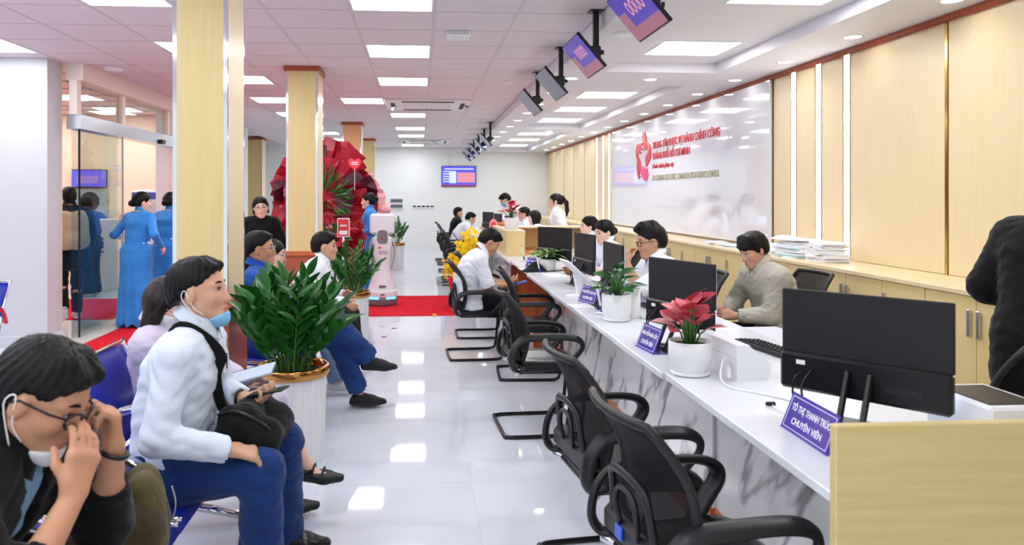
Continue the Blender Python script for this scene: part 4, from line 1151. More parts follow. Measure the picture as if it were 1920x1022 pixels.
# items by the woman with the bun
t = thing('blue_stapler_box', 'bright blue box with scattered stationery between the two monitors', 'box', (1.62, 5.55, ZT), .2)
MB().cbox(-.07, .07, -.1, .1, 0, .06, .008).build('body', mat('bright_blue', (30, 100, 220), .4), t)
MB().cbox(-.05, .05, -.07, .07, .06, .075, .008).build('lid', mat('deep_blue', (24, 70, 180), .4), t)
t = thing('wicker_basket', 'small brown wicker basket with blue packets beside the far monitor', 'basket', (1.52, 7.25, ZT))
MB().lathe([(.09, 0), (.13, .07), (.125, .07), (.088, .006)], 20).build('body', mat('wicker', (112, 74, 44), .8, col2=(150, 104, 66), noise_scale=50, bump=.8, bscale=80), t, True)
MB().cbox(-.06, .05, -.03, .04, .045, .085, .01).build('packet', mat('pen_blue', (24, 44, 160), .3), t)
# dark cap
t = thing('knitted_cap', 'dark green cloth cap lying crumpled on the side desk', 'cap', (1.17, 7.60, ZT), .3)
MB().grid(lambda u, v: ((u - .5) * .26, (v - .5) * .2, max(0.002, .085 * math.sin(PI * u) * math.sin(PI * v) + .02 * math.sin(9 * u + 5 * v) * math.sin(PI * u) * math.sin(PI * v))), 14, 12, .004).build('cloth', mat('dark_green_cloth', (14, 26, 24), .9, bump=.4, bscale=120), t, True)
# ------------------------------------------------------------------ papers, folders and tissues on the cabinet tops
ZCAB = .97
def paper_stack(lab, x, y, n, w=.3, d=.22, seed=0, m0=m_paper):
    rnd = random.Random(seed); t = thing('paper_stack', lab, 'papers', (x, y, ZCAB), rnd.uniform(-.2, .2), 'paper stacks on the low cabinets')
    z = 0
    for k in range(n):
        h = rnd.uniform(.006, .016); a = rnd.uniform(-.25, .25)
        MB().box(-d / 2, d / 2, -w / 2, w / 2, 0, h - .0006).build('folder', m_teal if (k % 6 == 1 and seed in (2, 4)) else m_paper, t, loc=(rnd.uniform(-.015, .015), rnd.uniform(-.02, .02), z), rot=(0, 0, a)); z += h
    return t
paper_stack('tall pile of papers under the first strip light, nearest the bare worktop', 3.42, 6.05, 14, seed=1)
paper_stack('pile of papers with a teal folder between the strip lights', 3.38, 6.48, 12, seed=2)
paper_stack('loose pile of papers beside the blue tissue box', 3.44, 6.92, 9, seed=3)
paper_stack('thin pile of papers near the man in the grey shirt', 3.40, 7.9, 3, seed=4)
paper_stack('flat sheets beyond the man in the grey shirt', 3.42, 8.4, 2, seed=5)
t = thing('document_sleeve', 'clear plastic sleeve with papers leaning over the tall pile', 'folder', (3.40, 6.5, ZCAB + .15), .3)
MB().grid(lambda u, v: ((u - .5) * .3, (v - .5) * .4, .012 + .03 * math.sin(PI * u) * v), 6, 6, .003).build('sheet', m_paper, t, True)
t = thing('tissue_box', 'blue tissue box with a white tissue standing out on the cabinet', 'tissue box', (3.42, 7.28, ZCAB), .1)
MB().cbox(-.06, .06, -.11, .11, 0, .07, .004).build('box', mat('tissue_blue', (60, 120, 214), .5), t)
MB().grid(lambda u, v: ((u - .5) * .04 + .02 * math.sin(5 * v), (v - .5) * (.05 + .09 * u), .07 + .085 * u + .02 * math.sin(7 * v) * u), 4, 8, .002).build('tissue', m_paper, t)
# ------------------------------------------------------------------ white printer with a black screen at the near end
t = thing('desk_printer', 'white office machine with a black glass top behind the nearest monitor', 'printer', (1.65, 2.05, ZT))
MB().cbox(0, .20, 0, .28, 0, .155, .008).build('body', m_whitep, t)
MB().box(.02, .175, .03, .25, .155, .158).build('glass_top', m_black, t)
MB().lathe([(.001, 0), (.016, 0), (.016, .001), (.001, .001)], 16).xf(Matrix.Rotation(PI / 2, 4, 'X')).build('round_seal', mat('seal_red', (190, 110, 110), .5), t, loc=(.12, 0, .09))
MB().box(.095, .145, -.001, 0, .06, .066).build('seal_text', m_hand, t)
# low printer on a pedestal by the grey-shirt man
t = thing('low_printer', 'flat printer with a white lid and dark body below the man in the grey shirt', 'printer', (1.95, 4.15, 0), .05)
MB().cbox(0, .40, 0, .6, 0, .55, .01).build('pedestal', m_maple2, t)
MB().cbox(.0, .40, .02, .56, .55, .64, .012).build('body', mat('printer_dark', (70, 78, 88), .5), t)
MB().cbox(-.005, .40, .02, .56, .641, .67, .008).build('lid', mat('printer_lid', (214, 218, 228), .4), t)
MB().lathe([(.05, 0), (.05, .004), (.001, .004)], 20).build('speaker_disc', m_hand, t, loc=(.1, -.0, .60), rot=(PI / 2, 0, 0))
# ------------------------------------------------------------------ reception robot
def robot():
    t = thing('service_robot', 'white and grey service robot with a screen head on the red carpet', 'robot', (-.53, 10.5, .008), math.radians(4))
    m_rw = mat('robot_white', (226, 224, 230), .28); m_rg = mat('robot_grey', (120, 112, 118), .4); m_rs = mat('robot_silver', (176, 174, 182), .3, .4)
    MB().lathe([(.195, .0), (.21, .02), (.212, .09), (.205, .12)], 32).build('base', m_rg, t, True)
    MB().lathe([(.208, .12), (.212, .13), (.212, .20), (.20, .215)], 32).build('bumper', m_rw, t, True)
    for s in (-1, 1):
        pts = [(.214 * math.cos(a), .214 * math.sin(a), .108) for a in [(-PI / 2 + s * (.25 + .09 * k)) for k in range(9)]]
        MB().tube(pts, .012, 6).build('light_bar', mat('robot_led', (90, 190, 255), .3, emit=(80, 180, 255), glow=3.0), t, True)
    def body(n=36):
        b = MB(); prof = [(.20, .215), (.185, .26), (.15, .36), (.125, .48), (.118, .60), (.128, .75), (.14, .85), (.135, .93), (.09, .97)]
        vs, fs = [], []
        for r, z in prof:
            for k in range(n):
                a = 2 * PI * k / n; vs.append((r * math.cos(a), r * .82 * math.sin(a), z))
        for i in range(len(prof) - 1):
            for k in range(n): fs.append((i * n + k, i * n + (k + 1) % n, (i + 1) * n + (k + 1) % n, (i + 1) * n + k))
        fs.append(tuple((len(prof) - 1) * n + k for k in range(n)))
        return b.add(vs, fs)
    body().build('torso', m_rw, t, True)
    MB().cbox(-.05, .05, -.175, -.14, .255, .285, .008).build('port_cover', m_rg, t)
    MB().cbox(-.03, .03, -.218, -.205, .155, .17, .004).build('sensor', m_black, t)
    MB().prism([(-.05, .86), (.05, .86), (.075, .90), (.07, 1.0), (.045, 1.04), (-.045, 1.04), (-.07, 1.0), (-.075, .90)], -.125, -.1, 'y').build('neck_panel', m_rg, t)
    MB().ball((0, -.128, .93), .014, 10, 6).build('stop_button', mat('robot_red', (210, 30, 40), .4), t, True)
    MB().cbox(-.17, .17, -.05, .03, .98, 1.27, .03).build('head', m_rw, t)
    MB().box(-.15, .15, .03, .033, 1.0, 1.25).build('screen', m_black, t)
    MB().tube(smoothpath([(-.075, -.115, .98), (-.06, -.12, 1.045), (.06, -.12, 1.045), (.075, -.115, .98)], 4), .012, 6).build('handle', m_rw, t, True)
    for s in (-1, 1):
        MB().tube(smoothpath([(.12 * s, 0, .93), (.165 * s, -.01, .84), (.17 * s, -.02, .70), (.145 * s, -.03, .58), (.125 * s, -.04, .5)], 4), [.03 - .0012 * k for k in range(17)], 8, flat=(.7, 1.2)).build('arm', m_rs, t, True)
    B = Matrix(((1, 0, 0, 0), (0, 0, -1, -.115), (0, 1, 0, 0), (0, 0, 0, 1)))
    MB().box(-.06, -.02, -.112, -.108, .79, .81).build('red_mark', mat('robot_red', (210, 30, 40), .4), t)
    for k in range(2): MB().box(-.05, .07, -.108, -.104, .745 - .025 * k, .752 - .025 * k).build('print_line', m_rg, t)
robot()
# sign post with a red card
p = at_y(644, 445, 9.25)
t = thing('sign_stand', 'thin silver post holding a red and white card before the bouquets', 'sign', (p[0], 9.25, 0))
MB().lathe([(.12, 0), (.12, .012), (.02, .02)], 20).build('base', m_steel, t, True)
MB().tube([(0, 0, .01), (0, 0, 1.02)], .014, 8).build('post', m_steel, t, True)
MB().cbox(-.075, .075, -.012, .012, 1.02, 1.25, .004).build('frame', m_whitep, t)
MB().box(-.065, .065, -.014, -.012, 1.03, 1.24).build('card', mat('coral_card', (226, 60, 70), .5), t)
MB().box(-.05, .05, -.0155, -.014, 1.05, 1.10).build('card_print', m_paper, t)
MB().box(-.04, .04, -.0155, -.014, 1.15, 1.17).build('card_line', m_paper, t)
# ------------------------------------------------------------------ lobby fittings seen through the glass
t = thing('lobby_display', 'blue wall display glowing on the peach lobby wall behind the glass', 'display', (-5.66, 13.24, 1.67))
MB().cbox(-.29, .29, 0, .05, 0, .31, .008).build('housing', m_black, t)
MB().box(-.28, .28, -.004, 0, .012, .298).build('screen', mat('lobby_blue', (90, 90, 200), .4, emit=(86, 80, 205), glow=.9), t)
MB().box(-.2, .15, -.007, -.004, .07, .2).build('slide', mat('lobby_mauve', (150, 120, 190), .4, emit=(150, 116, 190), glow=.7), t)
t = thing('lobby_poster', 'tall grey wall poster of a dark-haired figure in blue, behind the glass', 'poster', (-5.66, 13.27, .93))
MB().box(-.29, .29, 0, .02, 0, .72).build('sheet', mat('poster_grey', (186, 190, 196), .6), t)
MB().prism([(.16 * math.cos(a * PI / 12), .50 + .17 * math.sin(a * PI / 12)) for a in range(24)], -.004, 0, 'y').build('printed_head', mat('poster_dark', (70, 66, 74), .6), t)
MB().prism([(-.28, .01), (.28, .01), (.28, .24), (.18, .32), (-.18, .32), (-.28, .24)], -.003, 0, 'y').build('printed_shoulders', mat('poster_blue', (52, 104, 176), .6), t)
t = thing('service_kiosk', 'white self-service kiosk with a blue header behind the blue-dressed hostesses', 'kiosk', (-4.2, 12.2, 0), .2)
MB().cbox(-.35, .35, 0, .35, 0, 1.0, .02).build('body', m_whitep, t)
MB().cbox(-.35, .35, .05, .2, 1.0, 1.62, .02).build('screen_frame', m_whitep, t)
MB().box(-.30, .30, .044, .05, 1.05, 1.42).build('screen', mat('kiosk_grey', (200, 204, 214), .4), t)
MB().box(-.35, .35, .04, .05, 1.47, 1.58).build('header', mat('kiosk_blue', (70, 90, 180), .5), t)
for k in range(3): MB().box(-.25, .25, -.004, 0, .25 + .2 * k, .36 + .2 * k).build('slot_panel', m_hand, t)
t = thing('white_cabinet', 'white cabinet with vent slots and a blue seal beyond the sliding glass door', 'cabinet', (-5.25, 12.3, 0))
MB().cbox(-.3, .3, 0, .4, 0, 1.15, .01).build('body', m_whitep, t)
for k in range(4): MB().box(.0, .22, -.004, 0, .62 + .07 * k, .65 + .07 * k).build('vent_slot', m_rg if False else mat('vent_dark', (90, 92, 100), .5), t)
MB().lathe([(.001, 0), (.07, 0), (.07, .003)], 20).xf(Matrix.Rotation(PI / 2, 4, 'X')).build('seal', mat('seal_blue', (120, 150, 210), .5), t, loc=(.1, 0, 1.02))
t = thing('water_bottle', 'clear water bottle with a blue label standing by the entrance threshold', 'bottle', (-3.40, 9.12, .008))
MB().lathe([(.03, 0), (.034, .01), (.034, .15), (.014, .19), (.014, .21)], 14).build('bottle', glassy('clear_plastic', (235, 242, 248), .2), t, True)
MB().lathe([(.0345, .05), (.0345, .11)], 14, cap=False).build('label', mat('pen_blue', (24, 44, 160), .3), t)
MB().lathe([(.015, .205), (.015, .225), (.001, .226)], 10).build('bottle_cap', mat('pen_blue', (24, 44, 160), .3), t)
# small white side table corner at the left edge
t = thing('side_table', 'low white table at the edge of the waiting area by the white wall', 'table', (-3.0, 4.85, 0))
MB().cbox(-.35, .35, -.3, .3, .42, .45, .004).build('top', m_whitep, t)
for sx in (-.3, .3):
    for sy in (-.25, .25): MB().box(sx - .015, sx + .015, sy - .015, sy + .015, 0, .42).build('leg', m_blackmat, t)
# fallen scraps on the floor
for k, (px, py) in enumerate(((739, 616), (720, 632))):
    tag(MB().cbox(-.03, .03, -.012, .012, 0, .005, .002).build('paper_scrap', mat('scrap_red', (120, 30, 34), .6), None, loc=at_z(px, py, .001)), 'tiny dark red scrap on the white floor before the robot, ' + ['farther one', 'nearer one'][k], 'scrap')
tag(MB().ball((0, 0, .012), (.03, .02, .012), 8, 6).build('fallen_petal', m_yel, None, True, loc=at_z(815, 592, .0)), 'fallen yellow blossom at the edge of the red carpet', 'blossom')
# small things on the far counter
t = thing('hand_fan_sign', 'pink and red oval hand fan standing in a white holder on the far counter', 'fan', (1.17, 11.9, ZT))
MB().lathe([(.05, 0), (.06, .01), (.06, .11), (.001, .11)], 18).build('holder', m_potw, t, True)
MB().prism([(.075 * math.cos(a * PI / 12), .27 + .14 * math.sin(a * PI / 12)) for a in range(24)], -.004, .004, 'y').build('fan_sheet', mat('fan_pink', (240, 150, 160), .5), t)
MB().prism([(.045 * math.cos(a * PI / 8), .27 + .09 * math.sin(a * PI / 8)) for a in range(16)], -.006, -.004, 'y').build('fan_print', mat('coral_card', (226, 60, 70), .5), t)
t = thing('orange_bowl', 'small orange bowl on the far end of the maple riser', 'bowl', (1.22, 11.0, ZT + .33))
MB().lathe([(.04, 0), (.05, .005), (.10, .05), (.096, .052), (.045, .012)], 22).build('body', mat('orange_glaze', (232, 146, 84), .4), t, True)
MB().cbox(-.2435, -.236, .03, .075, .49, .53, .001).build('blue_sticker', mat('sticker_blue', (60, 100, 210), .4), VC)
# ------------------------------------------------------------------ people: smooth-blended bodies meshed with surface nets
def V(*a): return np.array(a, dtype=np.float64)
def nrm(a):
    n = np.linalg.norm(a); return a / n if n > 1e-9 else a
class Blend:
    def __init__(s): s.ops = []
    def cap(s, a, b, ra, rb=None, k=.02):
        s.ops.append(('c', np.array(a, float), np.array(b, float), ra, ra if rb is None else rb, k, 0)); return s
    def ell(s, c, r, R=None, k=.02, sub=0):
        s.ops.append(('e', np.array(c, float), np.array(r, float), np.eye(3) if R is None else R, None, k, sub)); return s
    def cut(s, p, n, k=.006):
        """remove the side n points to"""
        s.ops.append(('p', np.array(p, float), nrm(np.array(n, float)), None, None, k, 1)); return s
    def subcap(s, a, b, ra, rb=None, k=.01):
        s.ops.append(('c', np.array(a, float), np.array(b, float), ra, ra if rb is None else rb, k, 1)); return s
    def mesh(s, h, post=None):
        lo, hi = [], []
        for o in s.ops:
            if o[6]: continue
            if o[0] == 'c':
                r = max(o[3], o[4]); lo.append(np.minimum(o[1], o[2]) - r); hi.append(np.maximum(o[1], o[2]) + r)
            else:
                r = max(o[2]); lo.append(o[1] - r); hi.append(o[1] + r)
        lo = np.min(lo, 0) - 3 * h - .01; hi = np.max(hi, 0) + 3 * h + .01
        n = np.ceil((hi - lo) / h).astype(int) + 1
        ax = [(lo[i] + h * np.arange(n[i])).astype(np.float32) for i in range(3)]
        D = np.full(n, 1.0, np.float32)
        for o in s.ops:
            k = o[5]; m = 1.3 * k + 2.5 * h
            if o[0] == 'c':
                r = max(o[3], o[4]) + m; a0 = np.minimum(o[1], o[2]) - r; a1 = np.maximum(o[1], o[2]) + r
            elif o[0] == 'e':
                r = max(o[2]) + m; a0 = o[1] - r; a1 = o[1] + r
            else:
                a0, a1 = lo, hi
            i0 = np.clip(np.floor((a0 - lo) / h).astype(int), 0, n - 1); i1 = np.clip(np.ceil((a1 - lo) / h).astype(int) + 1, 1, n)
            if (i1 <= i0).any(): continue
            sl = tuple(slice(i0[q], i1[q]) for q in range(3))
            X = ax[0][sl[0]][:, None, None]; Y = ax[1][sl[1]][None, :, None]; Z = ax[2][sl[2]][None, None, :]
            if o[0] == 'c':
                a, b = o[1], o[2]; d = b - a; L = float(d @ d)
                t = np.clip(((X - a[0]) * d[0] + (Y - a[1]) * d[1] + (Z - a[2]) * d[2]) / max(L, 1e-9), 0, 1)
                q = np.sqrt((X - a[0] - t * d[0]) ** 2 + (Y - a[1] - t * d[1]) ** 2 + (Z - a[2] - t * d[2]) ** 2) - (o[3] + t * (o[4] - o[3]))
            elif o[0] == 'e':
                c, r, R = o[1], o[2], o[3]
                u = [((X - c[0]) * R[0, i] + (Y - c[1]) * R[1, i] + (Z - c[2]) * R[2, i]) for i in range(3)]
                k0 = np.sqrt((u[0] / r[0]) ** 2 + (u[1] / r[1]) ** 2 + (u[2] / r[2]) ** 2)
                k1 = np.sqrt((u[0] / r[0] ** 2) ** 2 + (u[1] / r[1] ** 2) ** 2 + (u[2] / r[2] ** 2) ** 2)
                q = k0 * (k0 - 1) / np.maximum(k1, 1e-6)
            else:
                p, nn = o[1], o[2]
                q = -((X - p[0]) * nn[0] + (Y - p[1]) * nn[1] + (Z - p[2]) * nn[2])
            A = D[sl]
            if o[6] == 0:
                hh = np.clip(.5 + .5 * (q - A) / k, 0, 1); D[sl] = q + (A - q) * hh - k * hh * (1 - hh)
            else:
                q = -q; hh = np.clip(.5 - .5 * (q - A) / k, 0, 1); D[sl] = q + (A - q) * hh + k * hh * (1 - hh)
        if post is not None:
            ix = np.nonzero(np.abs(D) < .035)
            D[ix] += post(ax[0][ix[0]], ax[1][ix[1]], ax[2][ix[2]]).astype(np.float32)
        # surface nets
        ins = D < 0
        cnt = np.zeros(n - 1, np.int8)
        for dx in (0, 1):
            for dy in (0, 1):
                for dz in (0, 1): cnt += ins[dx:n[0] - 1 + dx, dy:n[1] - 1 + dy, dz:n[2] - 1 + dz]
        ci = np.nonzero((cnt > 0) & (cnt < 8)); N = len(ci[0])
        if not N: return np.zeros((0, 3)), np.zeros((0, 4), int)
        cor = [(a, b, c) for a in (0, 1) for b in (0, 1) for c in (0, 1)]
        val = np.stack([D[ci[0] + a, ci[1] + b, ci[2] + c] for a, b, c in cor], 1)
        acc = np.zeros((N, 3)); num = np.zeros(N)
        for i in range(8):
            for j in range(i + 1, 8):
                da = np.array(cor[j]) - np.array(cor[i])
                if np.abs(da).sum() != 1: continue
                m = (val[:, i] < 0) != (val[:, j] < 0)
                t = val[m, i] / (val[m, i] - val[m, j])
                acc[m] += np.array(cor[i]) + t[:, None] * da; num[m] += 1
        vert = (np.stack(ci, 1) + acc / num[:, None]) * h + lo
        ids = np.full(n - 1, -1, np.int32); ids[ci] = np.arange(N)
        F4 = []
        for axx in range(3):
            e = [slice(None)] * 3; f = [slice(None)] * 3; e[axx] = slice(0, -1); f[axx] = slice(1, None)
            a, b = ins[tuple(e)], ins[tuple(f)]
            w_ = np.nonzero(a != b); u, v = [(1, 2), (2, 0), (0, 1)][axx]
            ok = (w_[u] > 0) & (w_[v] > 0) & (w_[u] < n[u] - 1) & (w_[v] < n[v] - 1)
            w_ = [q[ok] for q in w_]; sgn = a[tuple(w_)]
            def cell(du, dv):
                q = [w_[0], w_[1], w_[2]]; q[u] = q[u] + du; q[v] = q[v] + dv; return ids[q[0], q[1], q[2]]
            Q = np.stack([cell(-1, -1), cell(0, -1), cell(0, 0), cell(-1, 0)], 1)
            Q[~sgn] = Q[~sgn][:, ::-1]
            F4.append(Q)
        return vert, np.concatenate(F4)
    def build(s, name, m, h, parent, post=None, tint=None):
        v, f = s.mesh(h, post)
        me = bpy.data.meshes.new(name)
        me.vertices.add(len(v)); me.vertices.foreach_set('co', v.astype(np.float32).ravel())
        me.loops.add(len(f) * 4); me.loops.foreach_set('vertex_index', f.astype(np.int32).ravel())
        me.polygons.add(len(f)); me.polygons.foreach_set('loop_start', np.arange(0, len(f) * 4, 4, dtype=np.int32))
        me.update(calc_edges=True); me.validate()
        me.polygons.foreach_set('use_smooth', np.ones(len(me.polygons), bool))
        me.materials.append(m)
        if tint is not None and len(me.vertices) == len(v):
            c = np.ones((len(v), 4), np.float32); c[:, :3] = tint(v)
            at = me.color_attributes.new('tint', 'FLOAT_COLOR', 'POINT'); at.data.foreach_set('color', c.ravel())
        o = bpy.data.objects.new(name, me); C.objects.link(o); o.parent = parent
        return o
def rot(ax, deg):
    a = math.radians(deg); c, s = math.cos(a), math.sin(a)
    return np.array({'x': [[1, 0, 0], [0, c, -s], [0, s, c]], 'y': [[c, 0, s], [0, 1, 0], [-s, 0, c]], 'z': [[c, -s, 0], [s, c, 0], [0, 0, 1]]}[ax])
def ik(a, c, l1, l2, pole):
    d = c - a; L = np.linalg.norm(d); L2 = min(L, (l1 + l2) * .999)
    d = d / max(L, 1e-6); c = a + d * L2
    x = (l1 * l1 - l2 * l2 + L2 * L2) / (2 * L2); y = math.sqrt(max(l1 * l1 - x * x, 0))
    p = pole - d * (pole @ d); p = nrm(p) if np.linalg.norm(p) > 1e-6 else V(0, 0, -1)
    return a + d * x + p * y, c
def wrinkle(amp, f, seed=0.0):
    def g(x, y, z):
        w1 = .9 * np.sin(y * f * .5 + seed) + .7 * np.sin(x * f * .45 + 2 * seed)
        a = np.sin(z * f * .55 + x * f * .35 + w1 + seed); b = np.sin(z * f * .9 - y * f * .5 + 1.4 * w1 + 3 * seed); c = np.sin(x * f * 1.1 + y * f * .9 + z * f * .3 + 2 * w1)
        return amp * (.9 * (1 - 2 * np.abs(a)) + .6 * (1 - 2 * np.abs(b)) + .25 * c) * .8
    return g
m_skins = {'m': mat('skin_warm', (206, 158, 128), .5, vcol=True, spec=.4), 'f': mat('skin_light', (232, 190, 168), .5, vcol=True, spec=.4), 't': mat('skin_tan', (196, 144, 112), .5, vcol=True, spec=.4)}
m_hair = mat('black_hair', (9, 8, 9), .45, col2=(18, 15, 15), noise_scale=40, stretch=(1, 1, .15), bump=.35, bscale=120, spec=.25)
m_hairb = mat('brown_black_hair', (20, 13, 11), .4, col2=(36, 24, 19), noise_scale=40, stretch=(1, 1, .12), bump=.35, bscale=120, spec=.3)
m_eyew = mat('eye_white', (226, 220, 214), .2); m_iris = mat('eye_iris', (24, 16, 12), .1)
def fabric(name, col, col2=None, rough=.85, bump=.55, bs=13):
    m = mat(name, col, rough, col2=col2, noise_scale=5, bump=bump, bscale=bs, spec=.2, sheen=.1)
    for nd in m.node_tree.nodes:
        if nd.type == 'BUMP': nd.inputs['Distance'].default_value = .02
        if nd.type == 'TEX_NOISE' and abs(nd.inputs['Scale'].default_value - bs) < .01: nd.inputs['Distortion'].default_value = 1.2; nd.inputs['Detail'].default_value = 2.5
    return m

def skeleton(kind, h=1.68, female=False, seat=.44, lean=8, side=0, twist=0, bend=0, head=(0, 0, 0), wide=1.0):
    """joints in the person's own frame: +x forward, +y left, +z up"""
    s = h / 1.68; J = {'s': s, 'female': female, 'kind': kind}
    hz = (seat + .095) if kind == 'sit' else .90 * s
    R = rot('z', twist) @ rot('y', lean) @ rot('x', side)
    J['R'] = R; fx, ly, up = R[:, 0], R[:, 1], R[:, 2]
    pel = V(0, 0, hz); J['pel'] = pel
    R2 = rot('z', twist) @ rot('y', lean + bend) @ rot('x', side); up2 = R2[:, 2]
    J['R2'] = R2
    mid = pel + up * .24 * s; nb = mid + up2 * .26 * s
    J['mid'], J['nb'] = mid, nb
    sw = (.165 if female else .188) * s * wide
    for q, sg in (('L', 1), ('R', -1)):
        J['sh' + q] = nb - up2 * .045 * s + ly * sg * sw
        J['hip' + q] = pel + V(.0, sg * .088 * s, 0)
    Rh = rot('z', head[0]) @ rot('y', head[1]) @ rot('x', head[2]); J['Rh'] = Rh
    hb = nrm(up2 * .6 + Rh[:, 2] * .6 + V(0, 0, .2))
    J['hc'] = nb + hb * .115 * s + Rh[:, 2] * .05 * s + Rh[:, 0] * .018 * s
    if kind == 'sit':
        for q, sg in (('L', 1), ('R', -1)):
            J['kn' + q] = V(.42 * s, sg * .12, seat + .085); J['an' + q] = V(.42 * s, sg * .12, .085)
    else:
        for q, sg in (('L', 1), ('R', -1)):
            J['kn' + q] = V(.015, sg * .085 * s, .48 * s); J['an' + q] = V(-.01, sg * .085 * s, .08 * s)
    for q, sg in (('L', 1), ('R', -1)):
        J['wr' + q] = J['sh' + q] + V(.05, sg * .04, -.50 * s); J['pole' + q] = V(-.6, sg * .5, -.5)
        J['toe' + q] = V(1, 0, 0); J['hd' + q] = None; J['hn' + q] = None; J['curl' + q] = .45
    return J
def solve(J):
    s = J['s']
    for q in 'LR':
        J['el' + q], J['wr' + q] = ik(J['sh' + q], J['wr' + q], .275 * s, .245 * s, np.array(J['pole' + q], float))
        d = nrm(J['wr' + q] - J['el' + q])
        if J['hd' + q] is None: J['hd' + q] = d
        J['hd' + q] = nrm(np.array(J['hd' + q], float))
        if J['hn' + q] is None: J['hn' + q] = V(0, -1 if q == 'L' else 1, -.2)
        n = np.array(J['hn' + q], float); n = n - J['hd' + q] * (n @ J['hd' + q]); J['hn' + q] = nrm(n)
    return J
def torso(B, J, inf, k=.05, low=True, top=True):
    s = J['s']; f = J['female']; ly = J['R'][:, 1]
    lv = [(J['pel'] - V(0, 0, .02), .085 if not f else .074, .108), (J['pel'] * .45 + J['mid'] * .55, .06 if not f else .05, .10 if not f else .088),
          (J['mid'], .075 if not f else .058, .102 if not f else .088), (J['mid'] * .45 + J['nb'] * .55, .095 if not f else .078, .104 if not f else .096), (J['nb'] - J['R2'][:, 2] * .06 * s, .085, .078)]
    if not low: lv = lv[1:]
    for (a, ha, ra), (b, hb_, rb) in zip(lv[:-1], lv[1:]):
        for sg in (-1, 0, 1):
            B.cap(a + ly * sg * ha * s, b + ly * sg * hb_ * s, ra * s + inf, rb * s + inf, k)
    if top:
        B.cap(J['shL'], J['shR'], .052 * s + inf, None, k)
        for q in 'LR': B.cap(J['sh' + q], J['nb'] + J['R2'][:, 2] * .012 * s, .05 * s + inf * .8, .042 * s + inf * .4, .04)
def hand(B, J, q, fine=True):
    s = J['s']; w_, d, n = J['wr' + q], J['hd' + q], J['hn' + q]; cu = J['curl' + q]
    l = np.cross(n, d) * (1 if q == 'L' else -1)    # towards the thumb
    l = nrm(l)
    if q == 'R': l = nrm(np.cross(d, n)) * -1 if False else l
    offs = (.030, .0105, -.009, -.027); ln = (.95, 1.05, .98, .78)
    kn = []
    for i in range(4):
        p = w_ + d * (.085 - .004 * abs(i - 1.2)) * s + l * offs[i] * s
        B.cap(w_ + l * offs[i] * .55 * s + d * .012 * s, p, .0145 * s, .0125 * s, .014); kn.append(p)
    B.cap(kn[0], kn[3], .0118 * s, .0105 * s, .012)
    for i in range(4):
        p = kn[i]; a = 0
        for sgm, (L, c1, ra, rb) in enumerate(((.042, .75, .0098, .0088), (.026, 1.0, .0088, .008), (.020, .7, .008, .0068))):
            a += cu * c1 * (1 + .08 * i)
            dd = d * math.cos(a) + n * math.sin(a)
            e = p + nrm(dd + l * .03 * (1.5 - i)) * L * ln[i] * s
            B.cap(p, e, ra * s, rb * s, .004); p = e
    tb = w_ + d * .025 * s + l * .026 * s
    t1 = tb + nrm(d * .75 + l * .62 + n * (.25 + .35 * cu)) * .045 * s
    t2 = t1 + nrm(d * .95 + l * (.25 - .3 * cu) + n * (.2 + .5 * cu)) * .034 * s
    B.cap(w_ + l * .012 * s, tb, .015 * s, .015 * s, .014); B.cap(tb, t1, .0135 * s, .0108 * s, .008); B.cap(t1, t2, .0108 * s, .0085 * s, .004)
def head_pt(J, x, y, z): return J['hc'] + J['Rh'] @ V(x, y, z) * J['s'] ** .5
def face(B, J, inf=0.0, detail=True):
    R = J['Rh']; H = lambda x, y, z: head_pt(J, x, y, z); u = J['s'] ** .5
    B.ell(H(-.014, 0, .030), V(.098, .077, .086) * u + inf, R, .02)
    B.ell(H(.022, 0, -.030), V(.066, .064, .084) * u + inf, R, .03)
    for sg in (-1, 1): B.cap(H(.005, sg * .048, -.060), H(.066, sg * .012, -.102), .020 * u + inf, .019 * u + inf, .028)
    B.cap(H(.066, -.012, -.102), H(.066, .012, -.102), .019 * u + inf, None, .02)
    B.cap(H(.068, 0, -.035), H(.073, 0, -.076), .022 * u + inf, .0185 * u + inf, .02)
    for sg in (-1, 1): B.ell(H(.052, sg * .040, -.030), V(.028, .024, .026) * u + inf, R, .02)
    if detail:
        for sg in (-1, 1):
            B.ell(H(.094, sg * .033, .001), V(.013, .019, .010) * u, R, .012, 1)
            B.cap(H(.080, sg * .014, .021), H(.066, sg * .048, .019), .010 * u, .008 * u, .012)
            B.cap(H(.083, sg * .020, .011), H(.073, sg * .045, .008), .004 * u, .0035 * u, .005)
            B.ell(H(-.008, sg * .078, -.012), V(.020, .010, .033) * u, R @ rot('y', 12), .007)
            B.ell(H(.091, sg * .0125, -.044), V(.011, .009, .009) * u, R, .008)
        B.cap(H(.085, 0, .006), H(.101, 0, -.040), .0075 * u, .0115 * u, .016)
        B.cap(H(.0895, -.016, -.0715), H(.0895, .016, -.0715), .0058 * u, None, .006); B.cap(H(.0925, -.006, -.0705), H(.0925, .006, -.0705), .0055 * u, None, .005)
        B.cap(H(.0885, -.013, -.0835), H(.0885, .013, -.0835), .0068 * u, None, .006)
        B.ell(H(.098, 0, -.0772), V(.009, .024, .0016) * u, R, .003, 1)
